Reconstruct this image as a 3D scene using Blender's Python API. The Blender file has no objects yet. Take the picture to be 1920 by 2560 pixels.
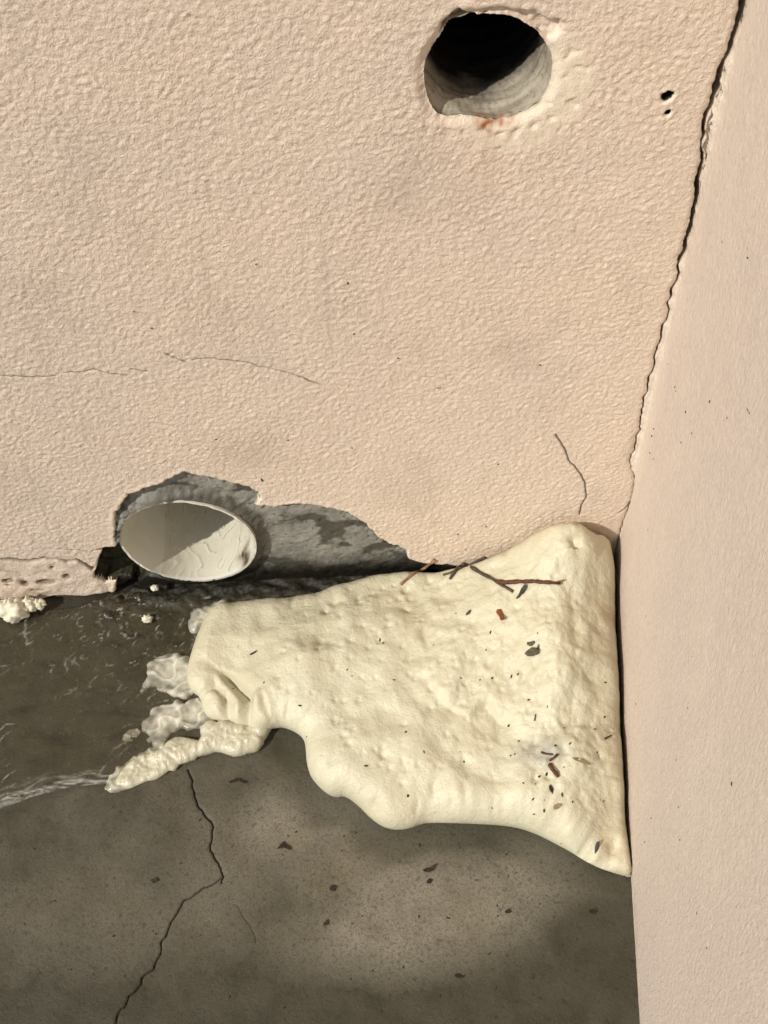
import bpy, math, random
import numpy as np
from mathutils import Vector
from mathutils.bvhtree import BVHTree

# ------------------------------------------------------------------ camera, world, sun, exposure
S = bpy.context.scene
COL = S.collection
FPX = 3200.0                       # focal length in pixels of the 1920 x 2560 photograph
PITCH, ROLL, WA = math.radians(55.975), math.radians(-2.548), math.radians(4.748)
CAM = np.array([-0.17236, -0.50575, 0.84529])
_F = np.array([0, math.cos(PITCH), -math.sin(PITCH)])
_R0 = np.array([1.0, 0, 0]); _U0 = np.cross(_R0, _F)
CR = math.cos(ROLL) * _R0 + math.sin(ROLL) * _U0
CU = -math.sin(ROLL) * _R0 + math.cos(ROLL) * _U0
cd = bpy.data.cameras.new('camera'); cam = bpy.data.objects.new('camera', cd); COL.objects.link(cam)
from mathutils import Matrix
M = Matrix(((CR[0], CU[0], -_F[0], CAM[0]), (CR[1], CU[1], -_F[1], CAM[1]), (CR[2], CU[2], -_F[2], CAM[2]), (0, 0, 0, 1)))
cam.matrix_world = M
cd.sensor_fit = 'VERTICAL'; cd.sensor_height = 36.0; cd.lens = 36.0 * FPX / 2560.0
cd.clip_start = 0.02; cd.clip_end = 100.0
cd.dof.use_dof = True; cd.dof.focus_distance = 0.80; cd.dof.aperture_fstop = 45.0
S.camera = cam

SUN_RAY = np.array([0.62, 0.43, -0.655]); SUN_RAY /= np.linalg.norm(SUN_RAY)
sd = bpy.data.lights.new('sun', 'SUN'); sd.energy = 3.7; sd.angle = math.radians(0.53); sd.color = (1.0, 0.95, 0.86)
so = bpy.data.objects.new('sun', sd); COL.objects.link(so)
so.rotation_euler = Vector(SUN_RAY).to_track_quat('-Z', 'Y').to_euler()
so.location = (-3, -2, 3)
W = bpy.data.worlds.new('World'); S.world = W; W.use_nodes = True
wn = W.node_tree; wn.nodes.clear()
sky = wn.nodes.new('ShaderNodeTexSky'); sky.sky_type = 'NISHITA'; sky.sun_disc = False
sky.sun_elevation = math.asin(-SUN_RAY[2]); sky.sun_rotation = math.atan2(-SUN_RAY[0], -SUN_RAY[1]) % (2 * math.pi)
bg = wn.nodes.new('ShaderNodeBackground'); bg.inputs[1].default_value = 0.085
wo = wn.nodes.new('ShaderNodeOutputWorld')
wn.links.new(sky.outputs[0], bg.inputs[0]); wn.links.new(bg.outputs[0], wo.inputs[0])
S.view_settings.view_transform = 'Standard'; S.view_settings.look = 'None'
S.view_settings.gamma = 1.0; S.view_settings.use_curve_mapping = False
S.view_settings.exposure = 0.0
S.render.engine = 'CYCLES'
S.cycles.max_bounces = 8; S.cycles.diffuse_bounces = 5; S.cycles.transparent_max_bounces = 12
S.cycles.use_denoising = True

# ------------------------------------------------------------------ geometry helpers
def ray(px, py):
    d = _F + CR * (px - 960) / FPX - CU * (py - 1280) / FPX
    return d / np.linalg.norm(d)
def on_wall(px, py, y=0.0):
    d = ray(px, py); p = CAM + d * (y - CAM[1]) / d[1]; return (p[0], p[2])
def on_floor(px, py, z=0.0):
    d = ray(px, py); p = CAM + d * (z - CAM[2]) / d[2]; return (p[0], p[1])
def wallpoly(pts): return np.array([on_wall(*p) for p in pts])
def floorpoly(pts, z=0.0): return np.array([on_floor(p[0], p[1], z) for p in pts])

def _hash(ix, iy, seed):
    h = (ix.astype(np.int64) * 374761393 + iy.astype(np.int64) * 668265263 + seed * 1274126177) & 0xFFFFFFFF
    h = ((h ^ (h >> 13)) * 1274126177) & 0xFFFFFFFF
    h = ((h ^ (h >> 16)) * 2246822519) & 0xFFFFFFFF
    return (h ^ (h >> 15)) & 0xFFFFFFFF
def perlin(x, y, seed=0):
    x = np.asarray(x, float); y = np.asarray(y, float)
    x, y = x * .8211 - y * .5708 + seed * .137, x * .5708 + y * .8211 - seed * .291
    x0 = np.floor(x); y0 = np.floor(y); fx = x - x0; fy = y - y0
    u = fx * fx * fx * (fx * (fx * 6 - 15) + 10); v = fy * fy * fy * (fy * (fy * 6 - 15) + 10)
    def g(dx, dy):
        a = _hash(x0 + dx, y0 + dy, seed) / 4294967296.0 * 2 * np.pi
        return np.cos(a) * (fx - dx) + np.sin(a) * (fy - dy)
    a = g(0, 0) + u * (g(1, 0) - g(0, 0)); b = g(0, 1) + u * (g(1, 1) - g(0, 1))
    return (a + v * (b - a)) * 1.45
def fbm(x, y, seed=0, octs=4, gain=0.5):
    s = 0; a = 1.0; t = 0
    for k in range(octs):
        s = s + a * perlin(x * 2 ** k, y * 2 ** k, seed + 17 * k); t += a; a *= gain
    return s / t
def smooth(a, b, x):
    t = np.clip((x - a) / (b - a), 0, 1); return t * t * (3 - 2 * t)

def dist_poly(px, py, poly, closed=True):
    """distance, nearest point, side sign and run length along a polyline; only exact values"""
    P = np.asarray(poly, float)
    A = P; B = np.roll(P, -1, 0)
    if not closed: A = P[:-1]; B = P[1:]
    best = np.full(px.shape, 1e9); qx = np.zeros(px.shape); qy = np.zeros(px.shape); sg = np.ones(px.shape); run = np.zeros(px.shape)
    L = np.hypot(*(B - A).T); cum = np.concatenate([[0], np.cumsum(L)]); tot = cum[-1]
    for i in range(len(A)):
        ex, ey = B[i] - A[i]; l2 = ex * ex + ey * ey + 1e-18
        t = np.clip(((px - A[i, 0]) * ex + (py - A[i, 1]) * ey) / l2, 0, 1)
        cx = A[i, 0] + t * ex; cy = A[i, 1] + t * ey
        d = np.hypot(px - cx, py - cy); m = d < best
        best = np.where(m, d, best); qx = np.where(m, cx, qx); qy = np.where(m, cy, qy)
        sg = np.where(m, np.sign(ex * (py - A[i, 1]) - ey * (px - A[i, 0])), sg)
        run = np.where(m, (cum[i] + t * L[i]) / tot, run)
    return best, qx, qy, sg, run
def inside(px, py, poly):
    P = np.asarray(poly, float); c = np.zeros(px.shape, bool); n = len(P)
    for i in range(n):
        x1, y1 = P[i]; x2, y2 = P[(i + 1) % n]
        if y1 == y2: continue
        k = ((y1 > py) != (y2 > py)) & (px < (x2 - x1) * (py - y1) / (y2 - y1) + x1)
        c ^= k
    return c
def sdf(px, py, poly):
    """signed distance, positive inside"""
    d, qx, qy, _, _ = dist_poly(px, py, poly)
    return np.where(inside(px, py, poly), d, -d), qx, qy
def local(px, py, poly, margin):
    P = np.asarray(poly); lo = P.min(0) - margin; hi = P.max(0) + margin
    return (px > lo[0]) & (px < hi[0]) & (py > lo[1]) & (py < hi[1])
def sdf_field(px, py, poly, margin):
    out = np.full(px.shape, -1.0); m = local(px, py, poly, margin)
    out[m] = sdf(px[m], py[m], poly)[0]; return out
def line_field(px, py, poly, margin):
    """distance, side and run of an open polyline within a margin"""
    d = np.full(px.shape, 1.0); s = np.ones(px.shape); r = np.zeros(px.shape); m = local(px, py, poly, margin)
    if m.any():
        a, _, _, b, c = dist_poly(px[m], py[m], poly, False); d[m] = a; s[m] = b; r[m] = c
    return d, s, r
def attract(px, py, poly, r, closed, power=0.8):
    """pull grid points towards a line so the sheet is finer along it"""
    m = local(px, py, poly, r)
    if not m.any(): return
    d, qx, qy, _, _ = dist_poly(px[m], py[m], poly, closed)
    k = np.where(d < r, np.maximum(d / r, 1e-6) ** power, 1.0)
    px[m] = qx + (px[m] - qx) * k; py[m] = qy + (py[m] - qy) * k
def roughen(poly, amp, step, seed, closed=True):
    """subdivide a polygon and give it a broken edge"""
    P = np.asarray(poly, float); out = []
    n = len(P)
    for i in range(n if closed else n - 1):
        a = P[i]; b = P[(i + 1) % n]; k = max(1, int(np.hypot(*(b - a)) / step))
        for j in range(k): out.append(a + (b - a) * j / k)
    if not closed: out.append(P[-1])
    out = np.array(out)
    out[:, 0] += amp * (perlin(out[:, 0] / (step * 2.3), out[:, 1] / (step * 2.3), seed) + .6 * perlin(out[:, 0] / step, out[:, 1] / step, seed + 2))
    out[:, 1] += amp * (perlin(out[:, 0] / (step * 2.3), out[:, 1] / (step * 2.3), seed + 5) + .6 * perlin(out[:, 0] / step, out[:, 1] / step, seed + 8))
    return out

def mesh_obj(name, verts, faces, mat, parent=None, attrs=None, smooth_on=True):
    """faces: int array (n,4) or (n,3), or a list of mixed faces"""
    me = bpy.data.meshes.new(name)
    V = np.asarray(verts, np.float32)
    if isinstance(faces, np.ndarray):
        k = faces.shape[1]
        me.vertices.add(len(V)); me.vertices.foreach_set('co', V.ravel())
        me.loops.add(faces.size); me.loops.foreach_set('vertex_index', faces.astype(np.int32).ravel())
        me.polygons.add(len(faces))
        me.polygons.foreach_set('loop_start', np.arange(0, faces.size, k, dtype=np.int32))
        try: me.polygons.foreach_set('loop_total', np.full(len(faces), k, np.int32))
        except Exception: pass
        me.update(calc_edges=True)
    else:
        me.from_pydata([tuple(map(float, v)) for v in V], [], [tuple(map(int, f)) for f in faces]); me.update()
    me.polygons.foreach_set('use_smooth', np.full(len(me.polygons), smooth_on, bool))
    for k, a in (attrs or {}).items():
        at = me.attributes.new(k, 'FLOAT', 'POINT'); at.data.foreach_set('value', np.asarray(a, np.float32).ravel())
    me.materials.append(mat)
    o = bpy.data.objects.new(name, me); COL.objects.link(o)
    if parent is not None: o.parent = parent
    return o
def tag(o, label=None, cat=None, group=None, kind=None):
    if label: o['label'] = label
    if cat: o['category'] = cat
    if group: o['group'] = group
    if kind: o['kind'] = kind
    return o
def compact(V, F, attrs):
    used = np.unique(F); idx = np.full(len(V), -1, np.int64); idx[used] = np.arange(len(used))
    return V[used], idx[F], {k: a[used] for k, a in attrs.items()}
def grid_faces(nr, nc):
    i = np.arange(nr - 1)[:, None] * nc + np.arange(nc - 1)[None, :]
    return np.stack([i, i + 1, i + nc + 1, i + nc], -1).reshape(-1, 4)
def graded(lo, hi, step, far_lo, far_hi, g=1.35):
    mid = list(np.arange(lo, hi + step * .5, step)); a = []; s = step; x = lo
    while x > far_lo: s *= g; x -= s; a.append(max(x, far_lo))
    b = []; s = step; x = mid[-1]
    while x < far_hi: s *= g; x += s; b.append(min(x, far_hi))
    return np.array(a[::-1] + mid + b)

# ------------------------------------------------------------------ materials
class NT:
    def __init__(s, name):
        s.m = bpy.data.materials.new(name); s.m.use_nodes = True; s.t = s.m.node_tree; s.t.nodes.clear()
        s.out = s.n('ShaderNodeOutputMaterial'); s.tc = s.n('ShaderNodeTexCoord')
    def n(s, typ, **kw):
        x = s.t.nodes.new(typ)
        for k, v in kw.items(): setattr(x, k, v)
        return x
    def l(s, a, b): s.t.links.new(a, b)
    def setin(s, node, key, v):
        if hasattr(v, 'is_output') or isinstance(v, bpy.types.NodeSocket): s.l(v, node.inputs[key])
        else: node.inputs[key].default_value = v
    def noise(s, scale, detail=4, rough=.55, stretch=(1, 1, 1), dist=0.0, seed=0.0):
        mp = s.n('ShaderNodeMapping'); mp.inputs['Scale'].default_value = stretch; mp.inputs['Location'].default_value = (seed, seed * 1.7, seed * .6)
        s.l(s.tc.outputs['Object'], mp.inputs[0])
        x = s.n('ShaderNodeTexNoise'); s.l(mp.outputs[0], x.inputs['Vector'])
        x.inputs['Scale'].default_value = scale; x.inputs['Detail'].default_value = detail; x.inputs['Roughness'].default_value = rough; x.inputs['Distortion'].default_value = dist
        return x.outputs['Fac']
    def ramp(s, fac, a, b, c0=0.0, c1=1.0):
        x = s.n('ShaderNodeMapRange'); x.interpolation_type = 'SMOOTHSTEP'
        s.setin(x, 'Value', fac); x.inputs[1].default_value = a; x.inputs[2].default_value = b; x.inputs[3].default_value = c0; x.inputs[4].default_value = c1
        return x.outputs[0]
    def math(s, op, a, b=0.0):
        x = s.n('ShaderNodeMath', operation=op); s.setin(x, 0, a); s.setin(x, 1, b); return x.outputs[0]
    def mix(s, f, a, b):
        x = s.n('ShaderNodeMix', data_type='RGBA'); s.setin(x, 0, f)
        s.setin(x, 6, a if not isinstance(a, tuple) else (*a, 1)); s.setin(x, 7, b if not isinstance(b, tuple) else (*b, 1)); return x.outputs[2]
    def attr(s, name):
        x = s.n('ShaderNodeAttribute'); x.attribute_name = name; return x.outputs['Fac']
    def bump(s, h, strength, dist, prev=None):
        x = s.n('ShaderNodeBump'); s.l(h, x.inputs['Height']); x.inputs['Strength'].default_value = strength; x.inputs['Distance'].default_value = dist
        if prev is not None: s.l(prev, x.inputs['Normal'])
        return x.outputs[0]
    def pbr(s, col, rough=.8, normal=None, spec=.3, **kw):
        p = s.n('ShaderNodeBsdfPrincipled')
        s.setin(p, 'Base Color', col if not isinstance(col, tuple) else (*col, 1)); s.setin(p, 'Roughness', rough); p.inputs['Specular IOR Level'].default_value = spec
        if normal is not None: s.l(normal, p.inputs['Normal'])
        for k, v in kw.items(): s.setin(p, k.replace('_', ' '), v)
        return p
    def done(s, sh): s.l(sh.outputs[0] if hasattr(sh, 'outputs') else sh, s.out.inputs[0]); return s.m

def mat_wall(name, base, base2, bump_amt, stretch=(1, 1, 1)):
    t = NT(name)
    n1 = t.noise(9, 4, .6); n2 = t.noise(60, 5, .6, stretch, 0, 3)
    c = t.mix(t.ramp(n1, .3, .7), base, base2)
    c = t.mix(t.ramp(n2, .35, .75, 0, .35), c, tuple(v * .80 for v in base))
    fl = t.noise(480, 3, .6, stretch, 0, 17); c = t.mix(t.ramp(fl, .52, .72, 0, .45), c, tuple(min(.85, v * 1.22) for v in base)); c = t.mix(t.ramp(fl, .46, .30, 0, .30), c, tuple(v * .72 for v in base))
    sp = t.noise(330, 2, .5, (1, 1, 1), 0, 7); c = t.mix(t.ramp(sp, .70, .80, 0, .55), c, (.16, .11, .08))
    c = t.mix(t.attr('pale'), c, (.80, .695, .55))
    c = t.mix(t.attr('dirt_shade'), c, (.17, .125, .08))
    c = t.mix(t.attr('rust'), c, (.30, .095, .018))
    c = t.mix(t.attr('crack'), c, (.05, .032, .02))
    f = t.noise(900, 4, .65, stretch, 0, 1)
    b = t.bump(t.noise(360, 3, .6, stretch, .6, 13), bump_amt, .0022); b.node.inputs['Strength'].default_value = bump_amt
    t.l(t.ramp(t.attr('patch'), 0, 1, bump_amt, bump_amt * .45), b.node.inputs['Strength']); b = t.bump(f, bump_amt, .0012, b)
    return t.done(t.pbr(c, t.ramp(n2, .3, .7, .55, .75), b, .3))
M_WALL = mat_wall('pink_stucco_paint', (.755, .616, .490), (.725, .602, .494), .5)
M_SIDE = mat_wall('pink_smooth_render_paint', (.655, .555, .468), (.625, .525, .452), .6, (1, 1, .45))

def mat_cement():
    t = NT('grey_cement')
    n1 = t.noise(30, 5, .6); n2 = t.noise(260, 4, .65, (1, 1, 1), 0, 2)
    c = t.mix(t.ramp(n1, .35, .65), (.325, .316, .275), (.245, .238, .205))
    c = t.mix(t.ramp(n2, .45, .72, 0, .6), c, (.19, .185, .16))
    c = t.mix(t.attr('wet'), c, (.080, .075, .060))
    c = t.mix(t.attr('dirt_shade'), c, (.012, .010, .007))
    b = t.bump(n2, .55, .002)
    return t.done(t.pbr(c, t.ramp(t.attr('wet'), 0, 1, .85, .45), b, .3))
M_CEMENT = mat_cement()

def mat_floor():
    t = NT('wet_stained_concrete')
    n1 = t.noise(7, 5, .6); n2 = t.noise(45, 5, .6, (1, 1, 1), .3, 4); n3 = t.noise(420, 4, .7, (1, 1, 1), 0, 2); n4 = t.noise(16, 4, .55, (1, 1, 1), .4, 9)
    c = t.mix(t.ramp(n1, .3, .7), (.218, .197, .146), (.262, .236, .178))
    c = t.mix(t.ramp(n4, .48, .68, 0, .55), c, (.165, .137, .080))
    c = t.mix(t.ramp(n2, .42, .7, 0, .5), c, (.145, .126, .096))
    c = t.mix(t.ramp(n3, .48, .68, 0, .7), c, (.085, .072, .052)); n5 = t.noise(1300, 3, .7, (1, 1, 1), 0, 15); c = t.mix(t.ramp(n5, .42, .62, .0, .45), c, (.07, .06, .045))
    sp = t.noise(700, 1, .5, (1, 1, 1), 0, 11); c = t.mix(t.ramp(sp, .72, .78, 0, .6), c, (.36, .32, .26))
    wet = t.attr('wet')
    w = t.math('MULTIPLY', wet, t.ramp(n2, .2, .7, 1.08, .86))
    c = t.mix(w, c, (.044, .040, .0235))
    c = t.mix(t.attr('dirt_shade'), c, (.014, .012, .008))
    c = t.mix(t.attr('crack'), c, (.008, .006, .005))
    b = t.bump(n3, .5, .0012); b = t.bump(n5, .35, .0006, b)
    r = t.ramp(wet, 0, 1, .82, .5)
    return t.done(t.pbr(c, r, b, .3))
M_FLOOR = mat_floor()

def mat_foam(name='cream_foam', rough=.40, spec=.4):
    t = NT(name)
    n1 = t.noise(14, 4, .6); n2 = t.noise(240, 4, .65, (1, 1, 1), .2, 5); n3 = t.noise(700, 3, .6, (1, 1, 1), 0, 8)
    c = t.mix(t.ramp(n1, .3, .7), (.615, .588, .437), (.560, .515, .365))
    c = t.mix(t.ramp(n2, .55, .8, 0, .35), c, (.47, .39, .26))
    c = t.mix(t.attr('dirt_shade'), c, (.30, .285, .25))
    c = t.mix(t.attr('tan'), c, (.50, .37, .22))
    sp = t.noise(420, 2, .5, (1, 1, 1), 0, 21); c = t.mix(t.ramp(sp, .735, .79, 0, .7), c, (.18, .14, .08))
    n4 = t.noise(110, 4, .6, (1, 1, 1), .5, 4); b = t.bump(n4, .22, .003); b = t.bump(n2, .5, .0018, b); b = t.bump(n3, .4, .0009, b)
    p = t.pbr(c, rough, b, spec)
    p.inputs['Subsurface Weight'].default_value = .15; p.inputs['Subsurface Radius'].default_value = (1.0, .8, .5); p.inputs['Subsurface Scale'].default_value = .004
    return t.done(p)
M_FOAM = mat_foam()
M_WETFOAM = mat_foam('wet_cream_foam', .16, .55)

def mat_thin_foam():
    t = NT('thin_wet_froth')
    n2 = t.noise(170, 4, .6, (1, 1, 1), .6, 3)
    c = t.mix(t.ramp(n2, .3, .7), (.72, .69, .55), (.78, .75, .62))
    p = t.pbr(c, .10, t.bump(n2, .3, .0015), .6)
    tr = t.n('ShaderNodeBsdfTransparent'); tr.inputs[0].default_value = (.93, .91, .85, 1)
    mx = t.n('ShaderNodeMixShader'); t.l(t.math('MULTIPLY', t.ramp(n2, .3, .72, .62, .86), t.attr('body')), mx.inputs[0]); t.l(tr.outputs[0], mx.inputs[1]); t.l(p.outputs[0], mx.inputs[2])
    return t.done(mx)
M_THIN = mat_thin_foam()

def mat_water(name='thin_running_water', tint=(.95, .935, .88), froth=True):
    t = NT(name)
    lw = t.n('ShaderNodeLayerWeight'); lw.inputs['Blend'].default_value = .5
    nz = t.noise(60, 2, .5, (1, 1, 1), .5, 2); b = t.bump(nz, .25, .004); t.l(b, lw.inputs['Normal']); fr = t.math('ADD', t.math('MULTIPLY', t.math('POWER', lw.outputs['Facing'], 4.0), .9), .03)
    g = t.n('ShaderNodeBsdfGlossy'); g.inputs['Roughness'].default_value = .06; t.l(b, g.inputs['Normal'])
    tr = t.n('ShaderNodeBsdfTransparent'); tr.inputs[0].default_value = (*tint, 1)
    mx = t.n('ShaderNodeMixShader'); t.l(fr, mx.inputs[0]); t.l(tr.outputs[0], mx.inputs[1]); t.l(g.outputs[0], mx.inputs[2])
    sh = mx
    if froth:
        d = t.pbr((.72, .70, .62), .3, b, .5)
        m2 = t.n('ShaderNodeMixShader'); t.l(t.attr('froth'), m2.inputs[0]); t.l(mx.outputs[0], m2.inputs[1]); t.l(d.outputs[0], m2.inputs[2]); sh = m2  # froth streaks, and caustics and ripple glints painted white
    return t.done(sh)
M_WATER = mat_water()
M_STREAM = mat_water('clear_pipe_water', (.98, .975, .95))

def mat_simple(name, a, b, scale, rough=.7, bump=.3, dist=.001, spec=.3, stretch=(1, 1, 1)):
    t = NT(name); n = t.noise(scale, 5, .6, stretch)
    return t.done(t.pbr(t.mix(t.ramp(n, .35, .68), a, b), rough, t.bump(n, bump, dist), spec))
M_PVC = None
def mat_pvc():
    t = NT('white_plastic_pipe')
    n1 = t.noise(35, 4, .6); n2 = t.noise(150, 4, .6, (1, 1, 1), .4, 3)
    c = t.mix(t.ramp(n1, .35, .7), (.68, .655, .57), (.61, .585, .50))
    c = t.mix(t.ramp(n2, .66, .76, 0, .7), c, (.22, .16, .09))
    c = t.mix(t.attr('dirt_shade'), c, (.09, .055, .022))
    return t.done(t.pbr(c, .35, t.bump(n2, .12, .001), .45))
M_PVC = mat_pvc()
def mat_bore():
    t = NT('drilled_concrete_bore')
    n1 = t.noise(60, 5, .6, (.5, 3.5, .5)); n2 = t.noise(300, 4, .65, (1, 1, 1), 0, 4)
    c = t.mix(t.ramp(n1, .38, .66), (.40, .355, .28), (.22, .19, .14))
    c = t.mix(t.ramp(n2, .5, .72, 0, .6), c, (.10, .085, .065))
    c = t.mix(t.attr('dirt_shade'), c, (.012, .009, .007))
    c = t.mix(t.attr('rust'), c, (.28, .085, .014))
    return t.done(t.pbr(c, .85, t.bump(n2, .4, .0015), .25))
M_BORE = mat_bore()
M_DARK = mat_simple('dark_opening_shade', (.02, .018, .015), (.035, .03, .024), 60, .9)  # near-black colour standing in for shade inside holes, crack and gaps
M_MUD = mat_simple('black_wet_silt', (.016, .013, .008), (.060, .048, .028), 130, .2, .7, .003, .5)
M_MOSS_SHADE = mat_simple('moss_void_shade', (.010, .009, .004), (.040, .037, .011), 110, .6, .8, .003)  # moss darkened almost to black for the shade of the cavity
M_LUMP = mat_simple('crumbly_white_plaster', (.72, .69, .56), (.60, .56, .42), 160, .7, .5, .002)
M_TWIG = mat_simple('brown_twig_bark', (.13, .045, .020), (.06, .026, .013), 300, .6, .4, .0006, .3, (1, 1, 1))
M_TWIG2 = mat_simple('dark_grey_twig_bark', (.055, .040, .028), (.10, .075, .05), 300, .7, .4, .0006)
M_TWIG3 = mat_simple('pale_dry_stem', (.33, .20, .11), (.22, .12, .065), 300, .7, .4, .0006)
M_LEAF = mat_simple('rust_brown_leaf', (.23, .065, .018), (.13, .035, .012), 250, .5, .4, .0006)
M_LEAFD = mat_simple('dark_brown_leaf', (.016, .009, .006), (.034, .020, .012), 250, .6, .4, .0006)
M_LEAFT = mat_simple('tan_leaf', (.30, .235, .13), (.22, .165, .085), 250, .6, .4, .0006)
M_CRUMB = mat_simple('dark_soil_crumb', (.030, .022, .014), (.060, .045, .028), 400, .8, .4, .0006)
M_CRUMBO = mat_simple('olive_litter_crumb', (.10, .085, .05), (.055, .043, .024), 400, .7, .4, .0006)
M_GREY = mat_simple('grey_wet_litter', (.07, .07, .065), (.03, .03, .028), 300, .4, .4, .0006)

# ------------------------------------------------------------------ outlines read off the photograph, set on the real planes
def z1(p): return (1020 + p[0] * .2652, p[1] * .2652)
HOLE = wallpoly([z1(p) for p in [(600,143),(680,158),(760,150),(900,160),(1050,200),(1150,260),(1220,310),(1270,370),(1300,425),(1350,500),(1366,600),(1350,750),(1310,870),(1240,975),(1120,1060),(980,1110),(850,1150),(720,1135),(600,1110),(500,1108),(380,1118),(300,1105),(235,1040),(190,950),(158,820),(146,690),(165,580),(230,460),(295,360),(340,300),(388,215),(520,180)]])
HOLE_C = np.array(on_wall(*z1((755, 640))))
CHIP = wallpoly([z1(p) for p in [(295,370),(300,230),(400,130),(478,68),(530,110),(590,135),(640,165),(520,190),(390,220),(345,300)]])
CHIP2 = wallpoly([z1(p) for p in [(590,130),(720,95),(850,62),(960,82),(1100,98),(1190,98),(1240,130),(1330,190),(1430,170),(1470,230),(1420,330),(1330,400),(1270,350),(1150,245),(1050,185),(900,140),(760,135),(680,140)]])
PATCH = wallpoly([z1(p) for p in [(1330,360),(1470,300),(1570,420),(1700,560),(1740,700),(1700,900),(1600,1060),(1400,1230),(1200,1350),(950,1400),(700,1390),(600,1250),(560,1120),(850,1140),(1100,1050),(1240,960),(1340,780),(1366,600)]])
def z2(p): return (p[0] * .639, 1120 + p[1] * .639)
CEM = roughen(wallpoly([z2(p) for p in [(452,470),(455,395),(447,345),(445,300),(455,245),(500,180),(560,158),(640,135),(690,105),(720,93),(790,110),(870,125),(960,150),(1010,172),(1028,200),(998,228),(1080,225),(1180,215),(1270,228),(1340,245),(1400,275),(1440,305),(1480,345),(1525,372),(1575,392),(1598,404),(1600,432),(1650,447),(1720,453),(1790,459),(1800,600),(700,640),(440,600),(455,530)]]), .0019, .0026, 3)
def z5(p): return (p[0] * .2532, 1320 + p[1] * .2532)
VOID = roughen(wallpoly([z5(p) for p in [(905,225),(1020,195),(1140,180),(1185,150),(1300,300),(1500,470),(1330,620),(1290,530),(1180,520),(1050,540),(1000,520),(930,480),(925,420),(960,380),(985,260),(1005,235)]]), .0008, .003, 9)
STRIP_CRACK = roughen(wallpoly([z5(p) for p in [(-60,300),(160,310),(230,325),(330,318),(430,295),(560,305),(660,325),(760,310),(830,350),(915,400)]]), .0007, .003, 4, False)
STRIP_CRACK2 = roughen(wallpoly([z5(p) for p in [(460,195),(560,208),(700,212),(900,235)]]), .0003, .003, 5, False)
def full(p): return (p[0] * 1.1574, p[1] * 1.1574)
HAIR = [wallpoly([full(p) for p in L]) for L in (
    [(0,810),(60,812),(120,812)],
    [(140,805),(180,803),(200,797),(225,803),(240,808),(275,812)],
    [(283,797),(320,803),],
    [(355,763),(375,772),(402,782)],
    [(412,778),(450,774),(500,780),(540,784),(580,796),(605,800),(645,812),(690,830)],
    [(1200,938),(1212,955),(1222,975),(1228,995),(1245,1012),(1258,1028),(1264,1050),(1266,1070),(1256,1092),(1253,1112)],
    [(1375,1045),(1368,1080),(1350,1098),(1338,1108)],
)]
HAIR = [roughen(h, .0007, .003, 20 + i, False) for i, h in enumerate(HAIR)]
HOLE_A = wallpoly([(1540 + x * .229, y * .229) for x, y in [(480,1015),(540,1000),(570,975),(600,990),(640,990),(645,1030),(600,1085),(555,1110),(505,1120),(482,1070)]])
HOLE_B = wallpoly([(1540 + x * .229, y * .229) for x, y in [(520,1230),(545,1200),(590,1190),(610,1210),(595,1245),(560,1265),(545,1300),(525,1275)]])
FLOOR_CRACK = [roughen(floorpoly([(p[0] * .5787, 1880 + p[1] * .5787) for p in L]), .0010, .0022, 40 + i, False) for i, L in enumerate((
    [(810,75),(830,120),(838,185),(862,240),(890,280),(921,310),(918,360),(908,410),(925,455),(950,490),(963,535),(958,570)],
    [(960,540),(915,575),(860,598),(825,630),(800,635),(770,690),(740,735),(722,785),(700,810),(690,870),(660,940),(615,970),(610,1000),(560,1055),(540,1100),(515,1110),(500,1170),(470,1240)],
    [(1015,655),(1050,700),(1075,745),(1100,790),(1105,820)]))]
CRACK = [(1863,-60,10),(1862,0,13),(1852,40,12),(1845,60,9),(1836,90,10),(1822,130,8),(1808,160,9),(1797,195,11),(1793,212,12),(1788,235,13),(1783,255,9),(1768,285,10),(1758,312,6),(1760,338,8),(1752,360,3),(1752,372,2),(1759,386,8),(1753,412,7),(1748,432,9),(1742,460,10),(1743,478,10),(1744,495,9),(1735,525,8),(1726,570,9),(1717,595,8),(1712,625,9),(1700,650,8),(1694,662,5),(1698,685,5),(1692,705,5),(1680,722,5),(1676,745,4),(1670,760,4),(1673,778,3),(1668,800,4),(1656,818,5),(1652,850,4),(1645,870,4),(1637,888,4),(1636,920,4),(1622,945,4),(1618,980,4),(1611,990,4),(1606,1020,4),(1600,1056,4),(1601,1075,4),(1592,1090,4),(1588,1125,4),(1578,1140,3),(1576,1155,2.5),(1578,1172,1.5),(1585,1185,2),(1588,1200,2.5),(1585,1240,2),(1575,1262,2),(1560,1300,2),(1548,1340,2),(1540,1380,2)]

# ------------------------------------------------------------------ back wall: one stucco sheet, its own relief
ck = np.array([(on_wall(a, b)[1], on_wall(a, b)[0], w * .00030) for a, b, w in CRACK]); ck = ck[np.argsort(ck[:, 0])]
def crack_x(z):
    x = np.interp(z, ck[:, 0], ck[:, 1]); x = x + .0006 * perlin(z / .005, z * 0 + 3.3, 5) + .0004 * perlin(z / .0022, z * 0 + 1.3, 6)
    return x
def crack_w(z): return np.interp(z, ck[:, 0], ck[:, 2]) * (1 + .35 * perlin(z / .006, z * 0 + 8.1, 7))
STEP = .00095
gx = graded(-.505, 0.0, STEP, -2.6, 0.0, 1.1); gz = graded(.0, .525, STEP, 0.0, 1.5, 1.1)
nC, nR = len(gx), len(gz)
X, Z = np.meshgrid(gx, gz)
edge = crack_x(gz) - crack_w(gz) * .5
bx = np.array([-2.6, -.60] + [on_wall(*z5(p))[0] for p in [(0,690),(380,690),(540,652),(680,650),(850,655),(1040,632),(1180,622),(1290,565),(1330,560)]] + [-.36, -.2, 0])
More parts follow.
